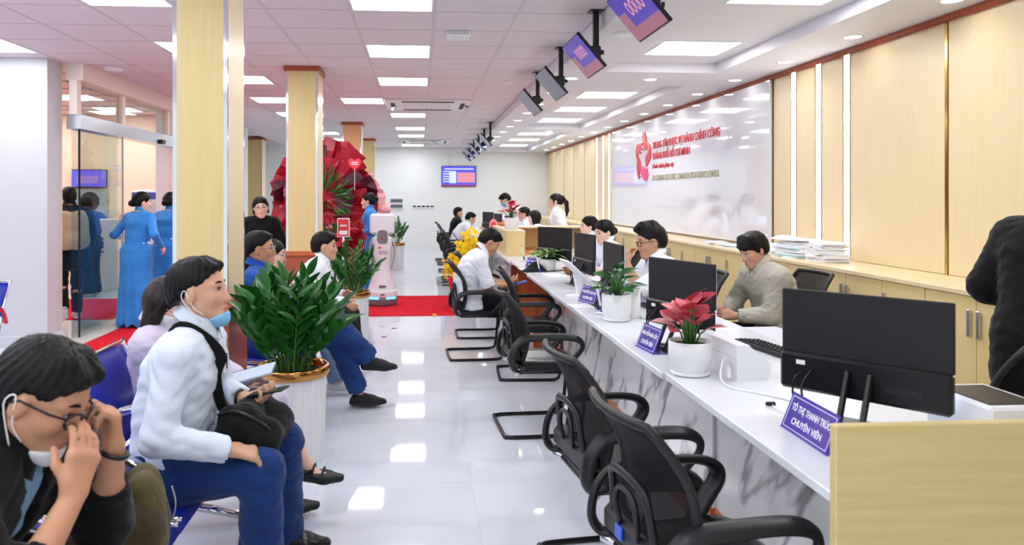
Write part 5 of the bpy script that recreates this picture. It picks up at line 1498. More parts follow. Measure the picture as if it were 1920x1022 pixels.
def hair(t, J, style, m, h, seed=1.0):
    R = J['Rh']; H = lambda x, y, z: head_pt(J, x, y, z); u = J['s'] ** .5
    def strands(x, y, z):
        q = np.stack([x - J['hc'][0], y - J['hc'][1], z - J['hc'][2]], -1) @ R
        an = np.arctan2(q[..., 1], q[..., 0] + .02)
        return .0022 * np.sin(an * 26 + 2.2 * np.sin(q[..., 2] * 38 + seed)) + .0012 * np.sin(an * 53 + q[..., 2] * 60 + seed)
    B = Blend()
    if style in ('short', 'crop', 'quiff', 'bowl'):
        B.ell(H(-.018, 0, .040), V(.104, .086, .090) * u, R, .01)
        B.ell(H(-.05, 0, .0), V(.075, .080, .085) * u, R, .02)
        if style == 'quiff':
            B.cap(H(.045, .02, .112), H(.085, -.03, .098), .034 * u, .024 * u, .03); B.cap(H(-.03, 0, .115), H(.05, 0, .115), .04 * u, .036 * u, .03)
        elif style == 'bowl':
            for y in (-.05, -.025, 0, .025, .05): B.cap(H(.03, y, .09), H(.086 - abs(y) * .35, y * 1.1, .046), .03 * u, .014 * u, .02)
            for sg in (-1, 1): B.cap(H(.0, sg * .07, .05), H(.012, sg * .082, -.006), .02 * u, .011 * u, .02)
        else:
            B.cap(H(.02, -.035, .098), H(.07, -.03, .083), .028 * u, .02 * u, .02); B.cap(H(.02, .035, .098), H(.07, .03, .083), .028 * u, .02 * u, .02)
        hl = {'short': (.088, .070), 'crop': (.084, .074), 'quiff': (.098, .072), 'bowl': (.12, .030)}[style]
        if style != 'bowl':
            for sg in (-1, 1): B.ell(H(.010, sg * .090, -.016), V(.036, .028, .046) * u, R, .006, 1)
        B.cut(H(hl[0], 0, hl[1]), R @ V(.70, 0, -.72), .008)
        B.cut(H(-.09, 0, -.066), R @ V(.15, 0, -1), .01)
        if style == 'crop': 
            B.cut(H(.0, 0, .0), R @ V(.45, 0, -.9), .02)
    else:
        B.ell(H(-.016, 0, .034), V(.106, .088, .094) * u, R, .01)
        B.ell(H(-.055, 0, -.01), V(.07, .083, .085) * u, R, .03)
        B.cut(H(.092, 0, .066), R @ V(.80, 0, -.60), .01)
        if style in ('bun', 'lowbun'):
            B.cut(H(-.09, 0, -.066), R @ V(.15, 0, -1), .01)
            c = H(-.122, 0, .02 if style == 'bun' else -.03)
            B.ell(c, V(.040, .043, .040) * u, R, .012)
        elif style == 'pony':
            B.cut(H(-.09, 0, -.066), R @ V(.15, 0, -1), .01)
            B.ell(H(-.118, 0, .05), V(.03, .03, .03) * u, R, .012)
            for a, b, r1, r2 in (((-.12, 0, .05), (-.175, 0, -.03), .026, .034), ((-.175, 0, -.03), (-.185, 0, -.16), .034, .03), ((-.185, 0, -.16), (-.165, 0, -.27), .03, .01)): B.cap(H(*a), H(*b), r1 * u, r2 * u, .02)
            for y in (-.05, -.02, .02, .05): B.cap(H(.06, y, .085), H(.090 - abs(y) * .3, y, .04), .016 * u, .006 * u, .012)
            for sg in (-1, 1): B.cap(H(.03, sg * .078, .04), H(.035, sg * .076, -.075), .014 * u, .006 * u, .014)
        elif style == 'bob':
            for sg in (-1, 1):
                B.cap(H(-.03, sg * .07, .02), H(-.025, sg * .080, -.075), .024 * u, .013 * u, .02); B.cap(H(.045, sg * .045, .088), H(.055, sg * .074, .035), .014 * u, .006 * u, .012)
            B.cap(H(-.07, 0, 0), H(-.065, 0, -.065), .072 * u, .048 * u, .03)
        elif style == 'long':
            dn = nrm(R @ V(-.12, 0, -1) * .5 + V(0, 0, -1)); fx = R[:, 0]
            for sg in (-1, -.35, .35, 1):
                a = H(-.045 + .02 * abs(sg), sg * .062, .0)
                b = a + dn * .20 * u - fx * .02; c = b + dn * .16 * u + fx * .02
                B.cap(a, b, .046 * u, .042 * u, .03); B.cap(b, c, .042 * u, .018 * u, .03)
            for sg in (-1, 1):
                a = H(.022, sg * .068, .065); b = H(.022, sg * .082, -.05); B.cap(a, b, .022 * u, .020 * u, .02); B.cap(b, b + dn * .14 * u, .020 * u, .01 * u, .02)
    return B.build('hair', m, h, t, strands)
PEOPLE = []
def person(label, loc, rz, J, look):
    """look: skin, hair, hs(tyle), top dict, bottom dict, shoes, vox, extras"""
    J = solve(J); PEOPLE.append((label, loc, rz, J)); s = J['s']; vx = look.get('vox', .012); near = vx <= .0085
    t = thing('person', label, 'person', loc, math.radians(rz))
    if look.get('group'): t['group'] = look['group']
    B = Blend()
    torso(B, J, -.004, .05)
    for q in 'LR':
        B.cap(J['sh' + q], J['el' + q], .046 * s, .037 * s, .02)
        fm = J['el' + q] * .6 + J['wr' + q] * .4
        B.cap(J['el' + q], fm, .037 * s, .037 * s, .02); B.cap(fm, J['wr' + q], .036 * s, .025 * s, .02)
        hand(B, J, q)
        B.cap(J['hip' + q], J['kn' + q], .080 * s, .055 * s, .03)
        cm = J['kn' + q] * .68 + J['an' + q] * .32
        sd = nrm(J['an' + q] - J['kn' + q])
        back = nrm(V(-1, 0, 0) - sd * (V(-1, 0, 0) @ sd)) * .012 * s
        B.cap(J['kn' + q], cm + back, .052 * s, .054 * s, .02); B.cap(cm + back, J['an' + q], .054 * s, .034 * s, .03)
        td = nrm(np.array(J['toe' + q], float)); B.cap(J['an' + q] + V(0, 0, -.03 * s), J['an' + q] + td * .13 * s + V(0, 0, -.055 * s), .036 * s, .022 * s, .02)
    B.cap(J['nb'] - J['R2'][:, 2] * .02, J['hc'] + J['Rh'] @ V(-.020, 0, -.055) * s ** .5, .056 * s, .050 * s, .03)
    face(B, J, 0, True)
    lipc = head_pt(J, .092, 0, -.077)
    def tint(v):
        c = np.ones((len(v), 3), np.float32)
        q = (v - lipc) @ J['Rh']
        d = np.sqrt((q[:, 0] / .02) ** 2 + (q[:, 1] / .024) ** 2 + (q[:, 2] / .0125) ** 2)
        w_ = np.clip(1.25 - d, 0, .8)[:, None]; return c * (1 - w_) + np.array([.80, .50, .50]) * w_
    B.build('body', m_skins[look.get('skin', 'm')], vx, t, None, tint)
    # eyes and brows
    u = s ** .5
    for sg in (-1, 1):
        e = MB().ball((0, 0, 0), (.008 * u, .0145 * u, .0062 * u), 12, 8)
        Me = Matrix.Translation(head_pt(J, .0775, sg * .033, .002)) @ Matrix(J['Rh'].tolist()).to_4x4() @ Matrix.Rotation(sg * .28, 4, 'Z')
        eo = e.xf(Me).build('eye', m_eyew if near else m_iris, t, True)
        if near: MB().ball((.0046 * u, 0, 0), (.0045 * u, .006 * u, .0058 * u), 10, 6).xf(Me).build('iris', m_iris, eo, True)
        bp = [head_pt(J, .088, sg * .013, .022), head_pt(J, .085, sg * .030, .028), head_pt(J, .070, sg * .050, .021)]
        MB().tube(smoothpath(bp, 3), [.0036, .0042, .0042, .004, .003, .002, .0015][:7], 5).build('eyebrow', m_hair, t, True)
        if near:
            lp = [head_pt(J, .0845, sg * .019, .0025), head_pt(J, .0865, sg * .032, .0085), head_pt(J, .0775, sg * .049, .003)]
            MB().tube(smoothpath(lp, 3), .0017, 4).build('eyelash', m_hair, t, True)
    if look.get('hs'): hair(t, J, look['hs'], look.get('hair', m_hair), min(vx, .010), len(label) * .7)
    tp = look.get('top')
    if tp: make_top(t, J, tp, vx, len(label))
    lo = look.get('bottom')
    if lo:
        B = Blend(); inf = lo.get('inf', .012); hems = []
        ly = J['R'][:, 1]
        for sg in (-1, 0, 1): B.cap(J['pel'] + V(0, 0, -.02) + ly * sg * .085 * s, J['pel'] + (J['mid'] - J['pel']) * .5 + ly * sg * .065 * s, .108 * s + inf, .10 * s + inf * .6, .05)
        for q in 'LR':
            kn, an = J['kn' + q], J['an' + q]
            B.cap(J['hip' + q], kn, .084 * s + inf, .060 * s + inf, .03)
            if lo.get('kind') == 'skirt': continue
            en = kn + (an - kn) * lo.get('len', .92)
            B.cap(kn, en, .058 * s + inf, (lo.get('hem', .056)) * s + inf * .6, .03); hems.append((en, nrm(an - kn)))
            B.cut(en, V(0, 0, 0) + nrm(an - kn), .004) if False else None
        if lo.get('kind') == 'skirt':
            for sg in (-1, -.3, .3, 1):
                a = J['pel'] + ly * sg * .10; b = (J['knL'] + J['knR']) / 2 * .9 + J['pel'] * .1 + V(0, sg * .13, 0) + V(0, 0, -.01); B.cap(a, b, .10, .085, .05)
        for en, dr in hems: B.ops.append(('c', en + dr * .085, en + dr * .1, .085, .085, .006, 1))
        B.build('skirt' if lo.get('kind') == 'skirt' else 'trousers', lo['mat'], max(vx, .009) if vx > .0085 else .0085, t, wrinkle(.0045, 48, len(label) * .3))
    sh = look.get('shoes')
    if sh:
        for q in 'LR':
            B = Blend(); an = J['an' + q]; td = nrm(np.array(J['toe' + q], float)); up = V(0, 0, 1) - td * td[2]; up = nrm(up)
            lat = np.cross(up, td)
            sole = an - up * .07 * s
            for o_ in (-.012, .012):
                B.cap(sole - td * .045 * s + up * .03 + lat * o_, sole + td * .09 * s + up * .028 + lat * o_ * 1.6, .032 * s, .034 * s, .02)
                B.cap(sole + td * .09 * s + up * .028 + lat * o_ * 1.6, sole + td * .165 * s + up * .022 + lat * o_ * .6, .034 * s, .022 * s, .02)
            B.cap(an - td * .012 + up * -.01, sole + td * .06 + up * .04, .043 * s, .036 * s, .03)
            B.cut(sole + up * .012, -up, .006); B.cut(an + up * .035, up + td * -.1, .006)
            if sh.get('sandal'):
                so_ = None
                for xx, hh_ in ((.035, .062), (.085, .044)):
                    rg = [sole + td * (xx + .0) * s + lat * .043 * math.cos(a) + up * (.03 + hh_ * .62 * math.sin(a)) for a in [PI * k / 10 for k in range(11)]]
                    st_ = MB().tube(rg, .011, 6, flat=(.45, 1.3), up=tuple(td)).build('sandal_strap', sh['mat'], t, True)
                    so_ = so_ or t
                rg = [an + V(0, 0, -.012) + td * -.012 + td * .045 * math.cos(a) + lat * .045 * math.sin(a) for a in [2 * PI * k / 14 for k in range(14)]]
                MB().tube(rg, .010, 6, closed=True, flat=(1.2, .4)).build('sandal_strap', sh['mat'], t, True)
            else:
                so_ = B.build('shoe', sh['mat'], .007 if near else .010, t)
            B2 = Blend()
            for o_ in (-.012, .012):
                B2.cap(sole - td * .045 * s + up * .03 + lat * o_, sole + td * .09 * s + up * .03 + lat * o_ * 1.6, .035 * s, .037 * s, .02); B2.cap(sole + td * .09 * s + up * .03 + lat * o_ * 1.6, sole + td * .17 * s + up * .03 + lat * o_ * .6, .037 * s, .022 * s, .02)
            th = sh.get('sole', .022)
            B2.cut(sole - up * .002, -up, .004); B2.cut(sole - up * .002 + up * th, up, .004)
            B2.build('sole', sh.get('smat', m_blackmat), .007 if near else .010, so_)
    t['J_ready'] = 1
    del t['J_ready']
    return t, J
def make_top(t, J, tp, vx, seed):
    s = J['s']; inf = tp.get('inf', .014); B = Blend(); kind = tp.get('kind', 'shirt')
    torso(B, J, inf, .05)
    hem = tp.get('hem', 0)
    ly = J['R'][:, 1]
    if hem:
        sd = nrm(J['R'][:, 2] * (-1))
        dn = V(0, 0, -1) if J['kind'] == 'stand' else nrm(V(.55, 0, -.25))
        for sg in (-1, 0, 1):
            B.cap(J['pel'] + ly * sg * .085 * s, J['pel'] + ly * sg * .095 * s + (V(0, 0, -1) * hem if J['kind'] == 'stand' else dn * hem * .6), .112 * s + inf, .118 * s + inf, .05)
    if J['female'] and tp.get('bust', True):
        for sg in (-1, 1): B.ell(J['mid'] * .5 + J['nb'] * .5 + J['R'][:, 0] * .075 * s + ly * sg * .065 * s, V(.055, .06, .06) * s + inf * .5, None, .05)
    sl = tp.get('sleeve', 1.0); cuffs = []
    for q in 'LR':
        a, e, w_ = J['sh' + q], J['el' + q], J['wr' + q]; si = inf * tp.get('loose', 1.0)
        if sl <= .5:
            en = a + (e - a) * (sl * 2); B.cap(a, en, .050 * s + si, .047 * s + si * 1.15, .03); cuffs.append((en, nrm(e - a), .047 * s + si * 1.15))
        else:
            B.cap(a, e, .050 * s + si, .042 * s + si, .03)
            en = e + (w_ - e) * ((sl - .5) * 2); B.cap(e, en, .042 * s + si, .032 * s + si * tp.get('cuff', .8), .02); cuffs.append((en, nrm(w_ - e), .032 * s + si * tp.get('cuff', .8)))
    for en, dr, rr in cuffs: B.ops.append(('c', en + dr * .075, en + dr * .09, .072, .072, .006, 1))
    if kind == 'aodai':
        for sg in (-1, 0, 1):
            hemz = tp.get('hemz', .05)
            B.cap(J['pel'] + V(0, sg * .07 * s, .02), V(-.05, sg * .085, hemz), .110 * s + inf, .12, .05); B.cap(J['pel'] + V(0, sg * .07 * s, .02), V(.05, sg * .075, hemz), .106 * s + inf, .11, .05)
        B.cut(V(0, 0, .022), V(0, 0, -1), .006)
    if kind == 'jacket':
        f = J['R'][:, 0]
        B.subcap(J['nb'] + f * .09 + J['R2'][:, 2] * .01, J['pel'] + f * .20 + V(0, 0, .12), .055, .02, .01)
    nb, u2, f2 = J['nb'], J['R2'][:, 2], J['R2'][:, 0]
    ncx = nb + u2 * .036 * s + f2 * .006
    def base(x, y, z): return wrinkle(tp.get('wr', .004) * .72, tp.get('wf', 74), seed * .3)(x, y, z)
    pf = base
    if kind == 'aodai':
        def pf(x, y, z):
            an = np.arctan2(y, x); k = np.clip((.95 * s - z) / .9, 0, 1)
            return .018 * k * np.sin(an * 9 + 1.5 * np.sin(z * 3)) + .002 * np.sin(z * 40)
    name = {'shirt': 'shirt', 'aodai': 'long_tunic', 'jacket': 'jacket', 'tee': 'shirt'}[kind]
    o = B.build(name, tp['mat'], vx if vx > .0085 else .0085, t, pf)
    # collar: a folded band around the neck, open at the throat
    if tp.get('collar', True):
        hz_ = nrm(u2 * .7 + nrm(J['hc'] - nb) * .3); lx = nrm(np.cross(hz_, f2)); fx_ = nrm(np.cross(lx, hz_))
        op = .0 if tp.get('stand') else .26
        c0 = nb + hz_ * .03 * s
        stand = tp.get('stand')
        def cf(uu, vv):
            a = op + (2 * PI - 2 * op) * uu; ca = math.cos(a)
            top = (.058 - .022 * ca) if not stand else (.062 - .012 * ca)
            pt = max(0.0, ca) ** 4
            if stand: rr, zz = .060 + .006 * vv, top - .055 * vv
            else:
                w_ = min(1.0, vv * 3); q = max(0.0, (vv - .25) / .75)
                rr = .0585 + .006 * w_ + .020 * q + .012 * q * pt; zz = top + .004 * math.sin(PI * min(1, vv * 2)) - (.040 + .030 * pt) * q
            return tuple(c0 + (fx_ * ca * 1.03 + lx * math.sin(a)) * rr * s + hz_ * zz * s)
        MB().grid(cf, 28, 8, .004).build('collar', tp.get('cmat', tp['mat']), o, True)
    if tp.get('placket'):
        pts = []
        for k in range(9):
            q = k / 8; c = J['nb'] * (1 - q) + J['pel'] * q
            if q < .5: c = J['nb'] * (1 - 2 * q) + J['mid'] * 2 * q
            else: c = J['mid'] * (2 - 2 * q) + J['pel'] * (2 * q - 1)
            rr = .088 + (.040 * math.sin(min(1, q * 2.2) * PI / 2))
            pts.append(c + J['R'][:, 0] * (rr + inf + .0) * s)
        for k in range(1, 8):
            MB().ball(tuple(pts[k] + J['R'][:, 0] * .012), (.005, .006, .006), 8, 6).build('button', m_whitep, o, True)
def glasses(t, J, m, r=.021, thick=.0022):
    for sg in (-1, 1):
        pts = [head_pt(J, .103 - .012 * abs(math.cos(a) * .5 + .5 * sg * math.cos(a) * 0) - .006 * (1 if sg * math.cos(a) > 0 else 0), sg * .034 + r * 1.2 * math.cos(a), -.004 + r * .9 * math.sin(a)) for a in [2 * PI * k / 14 for k in range(14)]]
        pass
    g = thing('eyeglasses', '', 'eyeglasses') if False else None
    root = None
    mb = MB()
    for sg in (-1, 1):
        pts = []
        for k in range(14):
            a = 2 * PI * k / 14; y = sg * .034 + r * 1.15 * math.cos(a)
            pts.append(head_pt(J, .104 - .35 * max(0, abs(y) - .02), y, -.004 + r * .9 * math.sin(a)))
        mb.tube(pts, thick, 5, closed=True)
        mb.tube([head_pt(J, .104 - .35 * .038, sg * .058, .004), head_pt(J, .06, sg * .078, .006), head_pt(J, -.01, sg * .086, .004), head_pt(J, -.03, sg * .085, -.012)], thick, 5)
    mb.tube([head_pt(J, .103, -.011, .0), head_pt(J, .107, 0, .004), head_pt(J, .103, .011, .0)], thick, 5)
    return mb.build('glasses', m, t, True)
def face_mask(t, J, m, low=False):
    B = Blend(); face(B, J, .006, False)
    B.cap(head_pt(J, .09, 0, -.03), head_pt(J, .108, 0, -.046), .012, .016, .02)
    R = J['Rh']
    if low:
        B.cut(head_pt(J, .09, 0, -.088), R @ V(-.32, 0, 1), .004); B.cap(head_pt(J, .055, 0, -.115), head_pt(J, .075, 0, -.118), .028, .022, .02)
        B.cut(head_pt(J, .09, 0, -.088), R @ V(-.32, 0, 1), .004)
        B.cut(head_pt(J, .02, 0, -.05), R @ V(-1, 0, -.3), .004)
    else:
        B.cut(head_pt(J, .1, 0, -.016), R @ V(-.2, 0, 1), .004); B.cut(head_pt(J, .012, 0, -.05), R @ V(-1, 0, .1), .004); B.cut(head_pt(J, .05, 0, -.118), R @ V(0, 0, -1), .004)
    o = B.build('face_mask', m, .006, t)
    z1, z2 = (-.085, -.12) if low else (-.035, -.09)
    for sg in (-1, 1):
        MB().tube(smoothpath([head_pt(J, .03, sg * .062, z1), head_pt(J, .0, sg * .080, z1 * .6 - .0), head_pt(J, -.02, sg * .090, .012), head_pt(J, -.035, sg * .086, -.02), head_pt(J, .02, sg * .070, z2 * .9)], 4), .0019, 5).build('ear_loop', m_whitep, o, True)
    return o
# ------------------------------------------------------------------ the people in the hall
f_white = fabric('white_shirt', (238, 240, 246), (228, 232, 240)); f_black = fabric('black_suit', (14, 14, 16), bump=.2); f_navy = fabric('navy_trousers', (28, 58, 112), (22, 48, 98))
f_jeans = fabric('blue_jeans', (24, 52, 104), (36, 70, 128), bump=.5, bs=16); f_ljeans = fabric('pale_jeans', (120, 146, 176), (100, 128, 160)); f_grey = fabric('stone_shirt', (186, 182, 168), (174, 170, 156))
f_aodai = fabric('azure_silk', (60, 146, 226), (50, 132, 216), .45); f_lilac = fabric('lilac_shirt', (206, 196, 214), (194, 184, 206)); f_darktr = fabric('black_trousers', (18, 18, 20)); f_sky = fabric('pale_blue_shirt', (130, 170, 206))
f_blue = fabric('blue_shirt', (40, 90, 180), (30, 74, 160)); f_check = checked('checked_shirt', (220, 228, 239), (202, 212, 228), 280.0)
f_dknavy = fabric('dark_navy', (20, 26, 44)); f_teal = fabric('dark_hoodie', (16, 26, 32))
s_blk = {'mat': mat('black_shoe', (16, 16, 17), .3), 'sole': .02}; s_sneak = {'mat': mat('black_sneaker', (26, 26, 29), .7, bump=.5, bscale=120), 'sole': .03, 'smat': mat('charcoal_sole', (44, 44, 46), .7)}
s_wht = {'mat': mat('white_sneaker', (214, 216, 222), .6), 'sole': .025, 'smat': m_whitep}; s_gry = {'mat': mat('grey_sneaker', (190, 190, 192), .7, bump=.4, bscale=120), 'sole': .025, 'smat': m_whitep}
m_mblue = mat('mask_blue', (126, 192, 234), .8); m_mwhite = mat('mask_white', (232, 233, 236), .8)
m_wire = mat('thin_wire', (150, 150, 156), .25, .8)

# 1 man in black, nearest
J = skeleton('sit', 1.66, seat=.41, lean=12, bend=26, head=(-4, 30, 0))
J['wrR'] = V(.405, -.09, .875); J['poleR'] = V(.1, -.7, -.9); J['hdR'] = V(.12, .35, .95); J['hnR'] = V(-.7, .5, .2); J['curlR'] = .35
J['wrL'] = V(.41, .11, .915); J['poleL'] = V(.1, .25, -1); J['hdL'] = V(-.05, -.1, 1); J['hnL'] = V(-.7, -.6, .0); J['curlL'] = 1.0
t, J = person('man in a black jacket adjusting his glasses, nearest, with a white mask at his chin', (-1.15, 1.76, 0), 0, J,
    dict(skin='t', hs='short', vox=.006, top=dict(mat=f_black, kind='jacket', inf=.026, sleeve=.72, hem=.2, wr=.004, collar=True, open=True), bottom=dict(mat=f_darktr), shoes=s_blk))
glasses(t, J, m_black, thick=.003); face_mask(t, J, m_mwhite, True)
B = Blend(); torso(B, J, .010, .05)
o = B.build('shirt', f_sky, .010, t, wrinkle(.004, 30, 2))
MB().tube([J['wrL'] - J['hdL'] * .018 + V(.028 * math.cos(a), .029 * math.sin(a), -.01 * math.cos(a)) for a in [2 * PI * k / 14 for k in range(14)]], .006, 6, closed=True).build('watch', m_black, t, True)
# 2 man with the phone
J = skeleton('sit', 1.68, seat=.415, lean=6, bend=8, head=(-4, -6, 0))
J['wrR'] = V(.27, -.20, .635); J['poleR'] = V(-.7, -.5, -.5); J['hdR'] = V(.85, .30, -.28); J['hnR'] = V(.1, .3, -1); J['curlR'] = .5
J['wrL'] = V(.24, .10, .735); J['poleL'] = V(-.3, .8, -.5); J['hdL'] = V(.9, -.35, .0); J['hnL'] = V(.1, -.2, 1); J['curlL'] = .7
J['knR'] = V(.36, -.12, .535); J['anR'] = V(.36, -.14, .09); J['knL'] = V(.37, .23, .525); J['anL'] = V(.36, .36, .085); J['toeL'] = V(1, .05, 0)
t, J = person('man in a pale checked shirt and navy trousers holding a phone, mask under his chin', (-.93, 2.86, 0), 0, J,
    dict(skin='m', hs='crop', vox=.006, top=dict(mat=f_check, inf=.012, sleeve=.95, cuff=1.0, wr=.0045, placket=True, loose=1.1), bottom=dict(mat=f_navy, inf=.018, hem=.064), shoes=s_blk))
face_mask(t, J, m_mblue, True)
P2 = J; P2loc = V(-.93, 2.86, 0)
for q in 'LR': MB().tube([J['an' + q] + V(0, 0, .03), J['an' + q] + V(0, 0, .10)], [.046, .05], 12).build('sock', f_darktr, t, True)
MB().tube([J['wrL'] + rot('z', -20) @ V(0, .033 * math.cos(a), .031 * math.sin(a)) - J['hdL'] * .01 for a in [2 * PI * k / 14 for k in range(14)]], .005, 6, closed=True).build('bracelet', m_black, t, True)
MB().cbox(-.012, .012, -.003, .003, -.03, .03, .002).build('pocket_pen', m_black, t, loc=tuple(J['mid'] * .45 + J['nb'] * .55 + V(.12, .07, 0)))
pc = P2loc + J['wrL'] + J['hdL'] * .115 + V(.0, 0, .035)
t = thing('smartphone', 'black smartphone held flat in the checked-shirt man\'s hand', 'phone', tuple(pc), math.radians(-14))
MB().cbox(-.075, .075, -.036, .036, -.004, .004, .003).xf(Matrix.Rotation(math.radians(-12), 4, 'Y')).build('case', m_black, t)
MB().box(-.07, .07, -.032, .032, .004, .0046).xf(Matrix.Rotation(math.radians(-12), 4, 'Y')).build('screen', mat('phone_glass', (60, 70, 74), .05), t)
# his shoulder bag
t = thing('shoulder_bag', 'black shoulder bag with a long strap resting in the checked-shirt man\'s lap', 'bag', tuple(P2loc + V(.30, .05, .60)))
B = Blend()
for y in (-.13, -.04, .05, .12): B.cap(V(-.06, y, .05), V(.07, y, .02), .05, .05, .04)
for y in (-.12, .11): B.cap(V(-.07, y, .11), V(.07, y, .06), .035, .04, .05)
B.cap(V(-.02, -.1, .1), V(-.02, .1, .1), .05, None, .05)
B.build('body', fabric('bag_nylon', (16, 16, 18)), .008, t, wrinkle(.004, 40, 3))
MB().tube(smoothpath([(-.10, -.15, .13), (-.03, -.17, .145), (.06, -.165, .10), (.10, -.15, .05)], 4), .006, 6).build('zip_edge', m_black, t, True)
f2, u2 = J['R2'][:, 0], J['R2'][:, 2]; o3 = V(.30, .05, .60)
sp = [J['nb'] + V(-.075, -.10, -.06), J['nb'] + V(-.03, -.105, .045), J['nb'] + V(.045, -.10, .025), J['nb'] + V(.115, -.075, -.06), J['mid'] + V(.155, -.05, .11), J['mid'] + V(.165, -.02, .0), V(.22, .0, .70), V(.26, .02, .66)]
MB().tube(smoothpath([p - o3 for p in sp], 5), .021, 8, flat=(.22, 1.0), up=(0, 1, 0)).build('strap', fabric('bag_nylon', (16, 16, 18)), t, True)
# 3 woman with long hair, bent forward
J = skeleton('sit', 1.50, True, seat=.40, lean=-33, bend=26, head=(-14, 32, 0))
J['wrR'] = V(.30, -.10, .60); J['wrL'] = V(.30, .10, .60); J['hdR'] = V(.9, .3, 0); J['hdL'] = V(.9, -.3, 0)
J['knR'] = V(.38, -.05, .58); J['anR'] = V(.53, .0, .27); J['toeR'] = V(1, -.05, -.12); J['knL'] = V(.37, .08, .50); J['anL'] = V(.40, .10, .085)
t, J = person('long-haired woman in a lilac top and white mask, bent over behind the checked-shirt man', (-1.05, 3.50, 0), 0, J,
    dict(skin='f', hs='long', hair=m_hairb, vox=.009, top=dict(mat=f_lilac, inf=.016, sleeve=.95, hem=.12), bottom=dict(mat=f_lilac, kind='skirt'), shoes=dict(mat=mat('black_sandal', (20, 20, 21), .5), sole=.045, sandal=True)))
face_mask(t, J, m_mwhite); glasses(t, J, m_wire, thick=.0016)
t = thing('plastic_folder', 'clear plastic folder of papers on the lap of the long-haired woman', 'folder', (-.80, 3.44, .70), .1)
MB().cbox(-.12, .16, -.12, .14, 0, .012, .003).xf(Matrix.Rotation(math.radians(-14), 4, 'Y')).build('sleeve', glassy('clear_plastic', (235, 242, 248), .2), t)
MB().box(-.10, .14, -.10, .12, .002, .009).xf(Matrix.Rotation(math.radians(-14), 4, 'Y')).build('papers', m_paper, t)
# 4 man with wire glasses, crossed legs in jeans
J = skeleton('sit', 1.66, seat=.41, lean=-14, bend=10, head=(4, -2, 0))
J['wrR'] = V(.30, -.05, .66); J['wrL'] = V(.30, .08, .66)
J['knL'] = V(.44, .09, .53); J['anL'] = V(.62, .12, .085); J['knR'] = V(.46, .0, .63); J['anR'] = V(.70, .14, .335); J['toeR'] = V(1, .05, -.05)
t, J = person('man in wire glasses and blue jeans with crossed legs behind the big planter', (-1.05, 5.30, 0), 0, J,
    dict(skin='t', hs='crop', vox=.009, top=dict(mat=f_blue, inf=.016, sleeve=.9, hem=.12), bottom=dict(mat=f_jeans, inf=.018, hem=.062, len=.86), shoes=s_sneak))
glasses(t, J, m_wire, thick=.0022)
# 5 woman beside him
J = skeleton('sit', 1.48, True, seat=.40, lean=-14, bend=12, head=(4, 6, 0))
J['wrR'] = V(.28, -.08, .64); J['wrL'] = V(.28, .08, .64); J['anL'] = V(.44, .1, .085); J['anR'] = V(.46, -.1, .085)
t, J = person('woman in glasses and a pale blouse seated beyond the man in wire glasses', (-1.10, 5.87, 0), 0, J,
    dict(skin='f', hs='lowbun', vox=.010, top=dict(mat=f_white, inf=.016, sleeve=.9, hem=.12), bottom=dict(mat=f_ljeans), shoes=s_gry))
glasses(t, J, m_wire, thick=.0022)
# 6 man in white shirt by the second planter
J = skeleton('sit', 1.60, seat=.40, lean=10, bend=16, head=(0, 2, 0))
J['wrR'] = V(.36, -.10, .63); J['wrL'] = V(.34, .12, .66); J['hdR'] = V(.8, .2, -.5); J['anL'] = V(.46, .14, .085); J['anR'] = V(.40, -.1, .085)
t, J = person('man in a white shirt and black trousers seated by the second planter', (-1.00, 6.45, 0), 0, J,
    dict(skin='m', hs='short', vox=.009, top=dict(mat=f_white, inf=.018, sleeve=.97, hem=.1, placket=True), bottom=dict(mat=f_darktr), shoes=s_wht))
# 8 standing woman in black
J = skeleton('stand', 1.51, True, head=(6, 4, 4), wide=.9)
J['wrR'] = V(.20, -.05, 1.0); J['wrL'] = V(.20, .06, 1.0); J['hdR'] = V(.3, .9, .1); J['hdL'] = V(.3, -.9, .1); J['poleR'] = V(-.5, -.8, -.3); J['poleL'] = V(-.5, .8, -.3)
t, J = person('young woman in a black jacket and round glasses standing with hands folded', (-1.78, 8.55, 0), -82, J,
    dict(skin='f', hs='bob', vox=.010, top=dict(mat=f_black, kind='shirt', inf=.018, sleeve=.95, hem=.16, loose=1.4, collar=False), bottom=dict(mat=f_darktr, inf=.02), shoes=s_blk))
glasses(t, J, m_wire, thick=.0022)
# 9-11 hostesses in azure ao dai
def hostess(label, loc, rz, mod, hs='lowbun', head=(0, 0, 0), vox=.010, h=1.56):
    J = skeleton('stand', h, True, head=head); mod(J)
    return person(label, loc, rz, J, dict(skin='f', hs=hs, vox=vox, group='hostesses in azure long dresses', top=dict(mat=f_aodai, kind='aodai', inf=.008, sleeve=.97, cuff=.9, stand=True, open=False, bust=True), bottom=dict(mat=fabric('white_silk', (236, 236, 240)), inf=.002, hem=.05, len=.95), shoes=s_wht))
def m9(J):
    J['wrL'] = V(.16, .36, 1.17); J['poleL'] = V(-.4, .5, -.8); J['hdL'] = V(.1, .1, 1); J['wrR'] = V(.12, -.26, .92); J['poleR'] = V(-.8, -.5, 0)
hostess('hostess in a long azure dress with a low bun, hand on the glass door edge', (-3.31, 8.98, .008), 68, m9, head=(-38, 6, 0))
def m10(J):
    J['wrL'] = V(.28, .16, 1.20); J['poleL'] = V(-.4, .6, -.6); J['wrR'] = V(.10, -.24, .9)
hostess('hostess in a long azure dress half hidden by the near pillar', (-3.21, 9.75, .008), 75, m10, head=(-10, 4, 0))
def m11(J):
    J['wrL'] = V(.16, .05, .98); J['wrR'] = V(.16, -.06, .98); J['hdL'] = V(.3, -.9, -.2); J['hdR'] = V(.3, .9, -.2); J['poleL'] = V(-.7, .7, -.2); J['poleR'] = V(-.7, -.7, -.2)
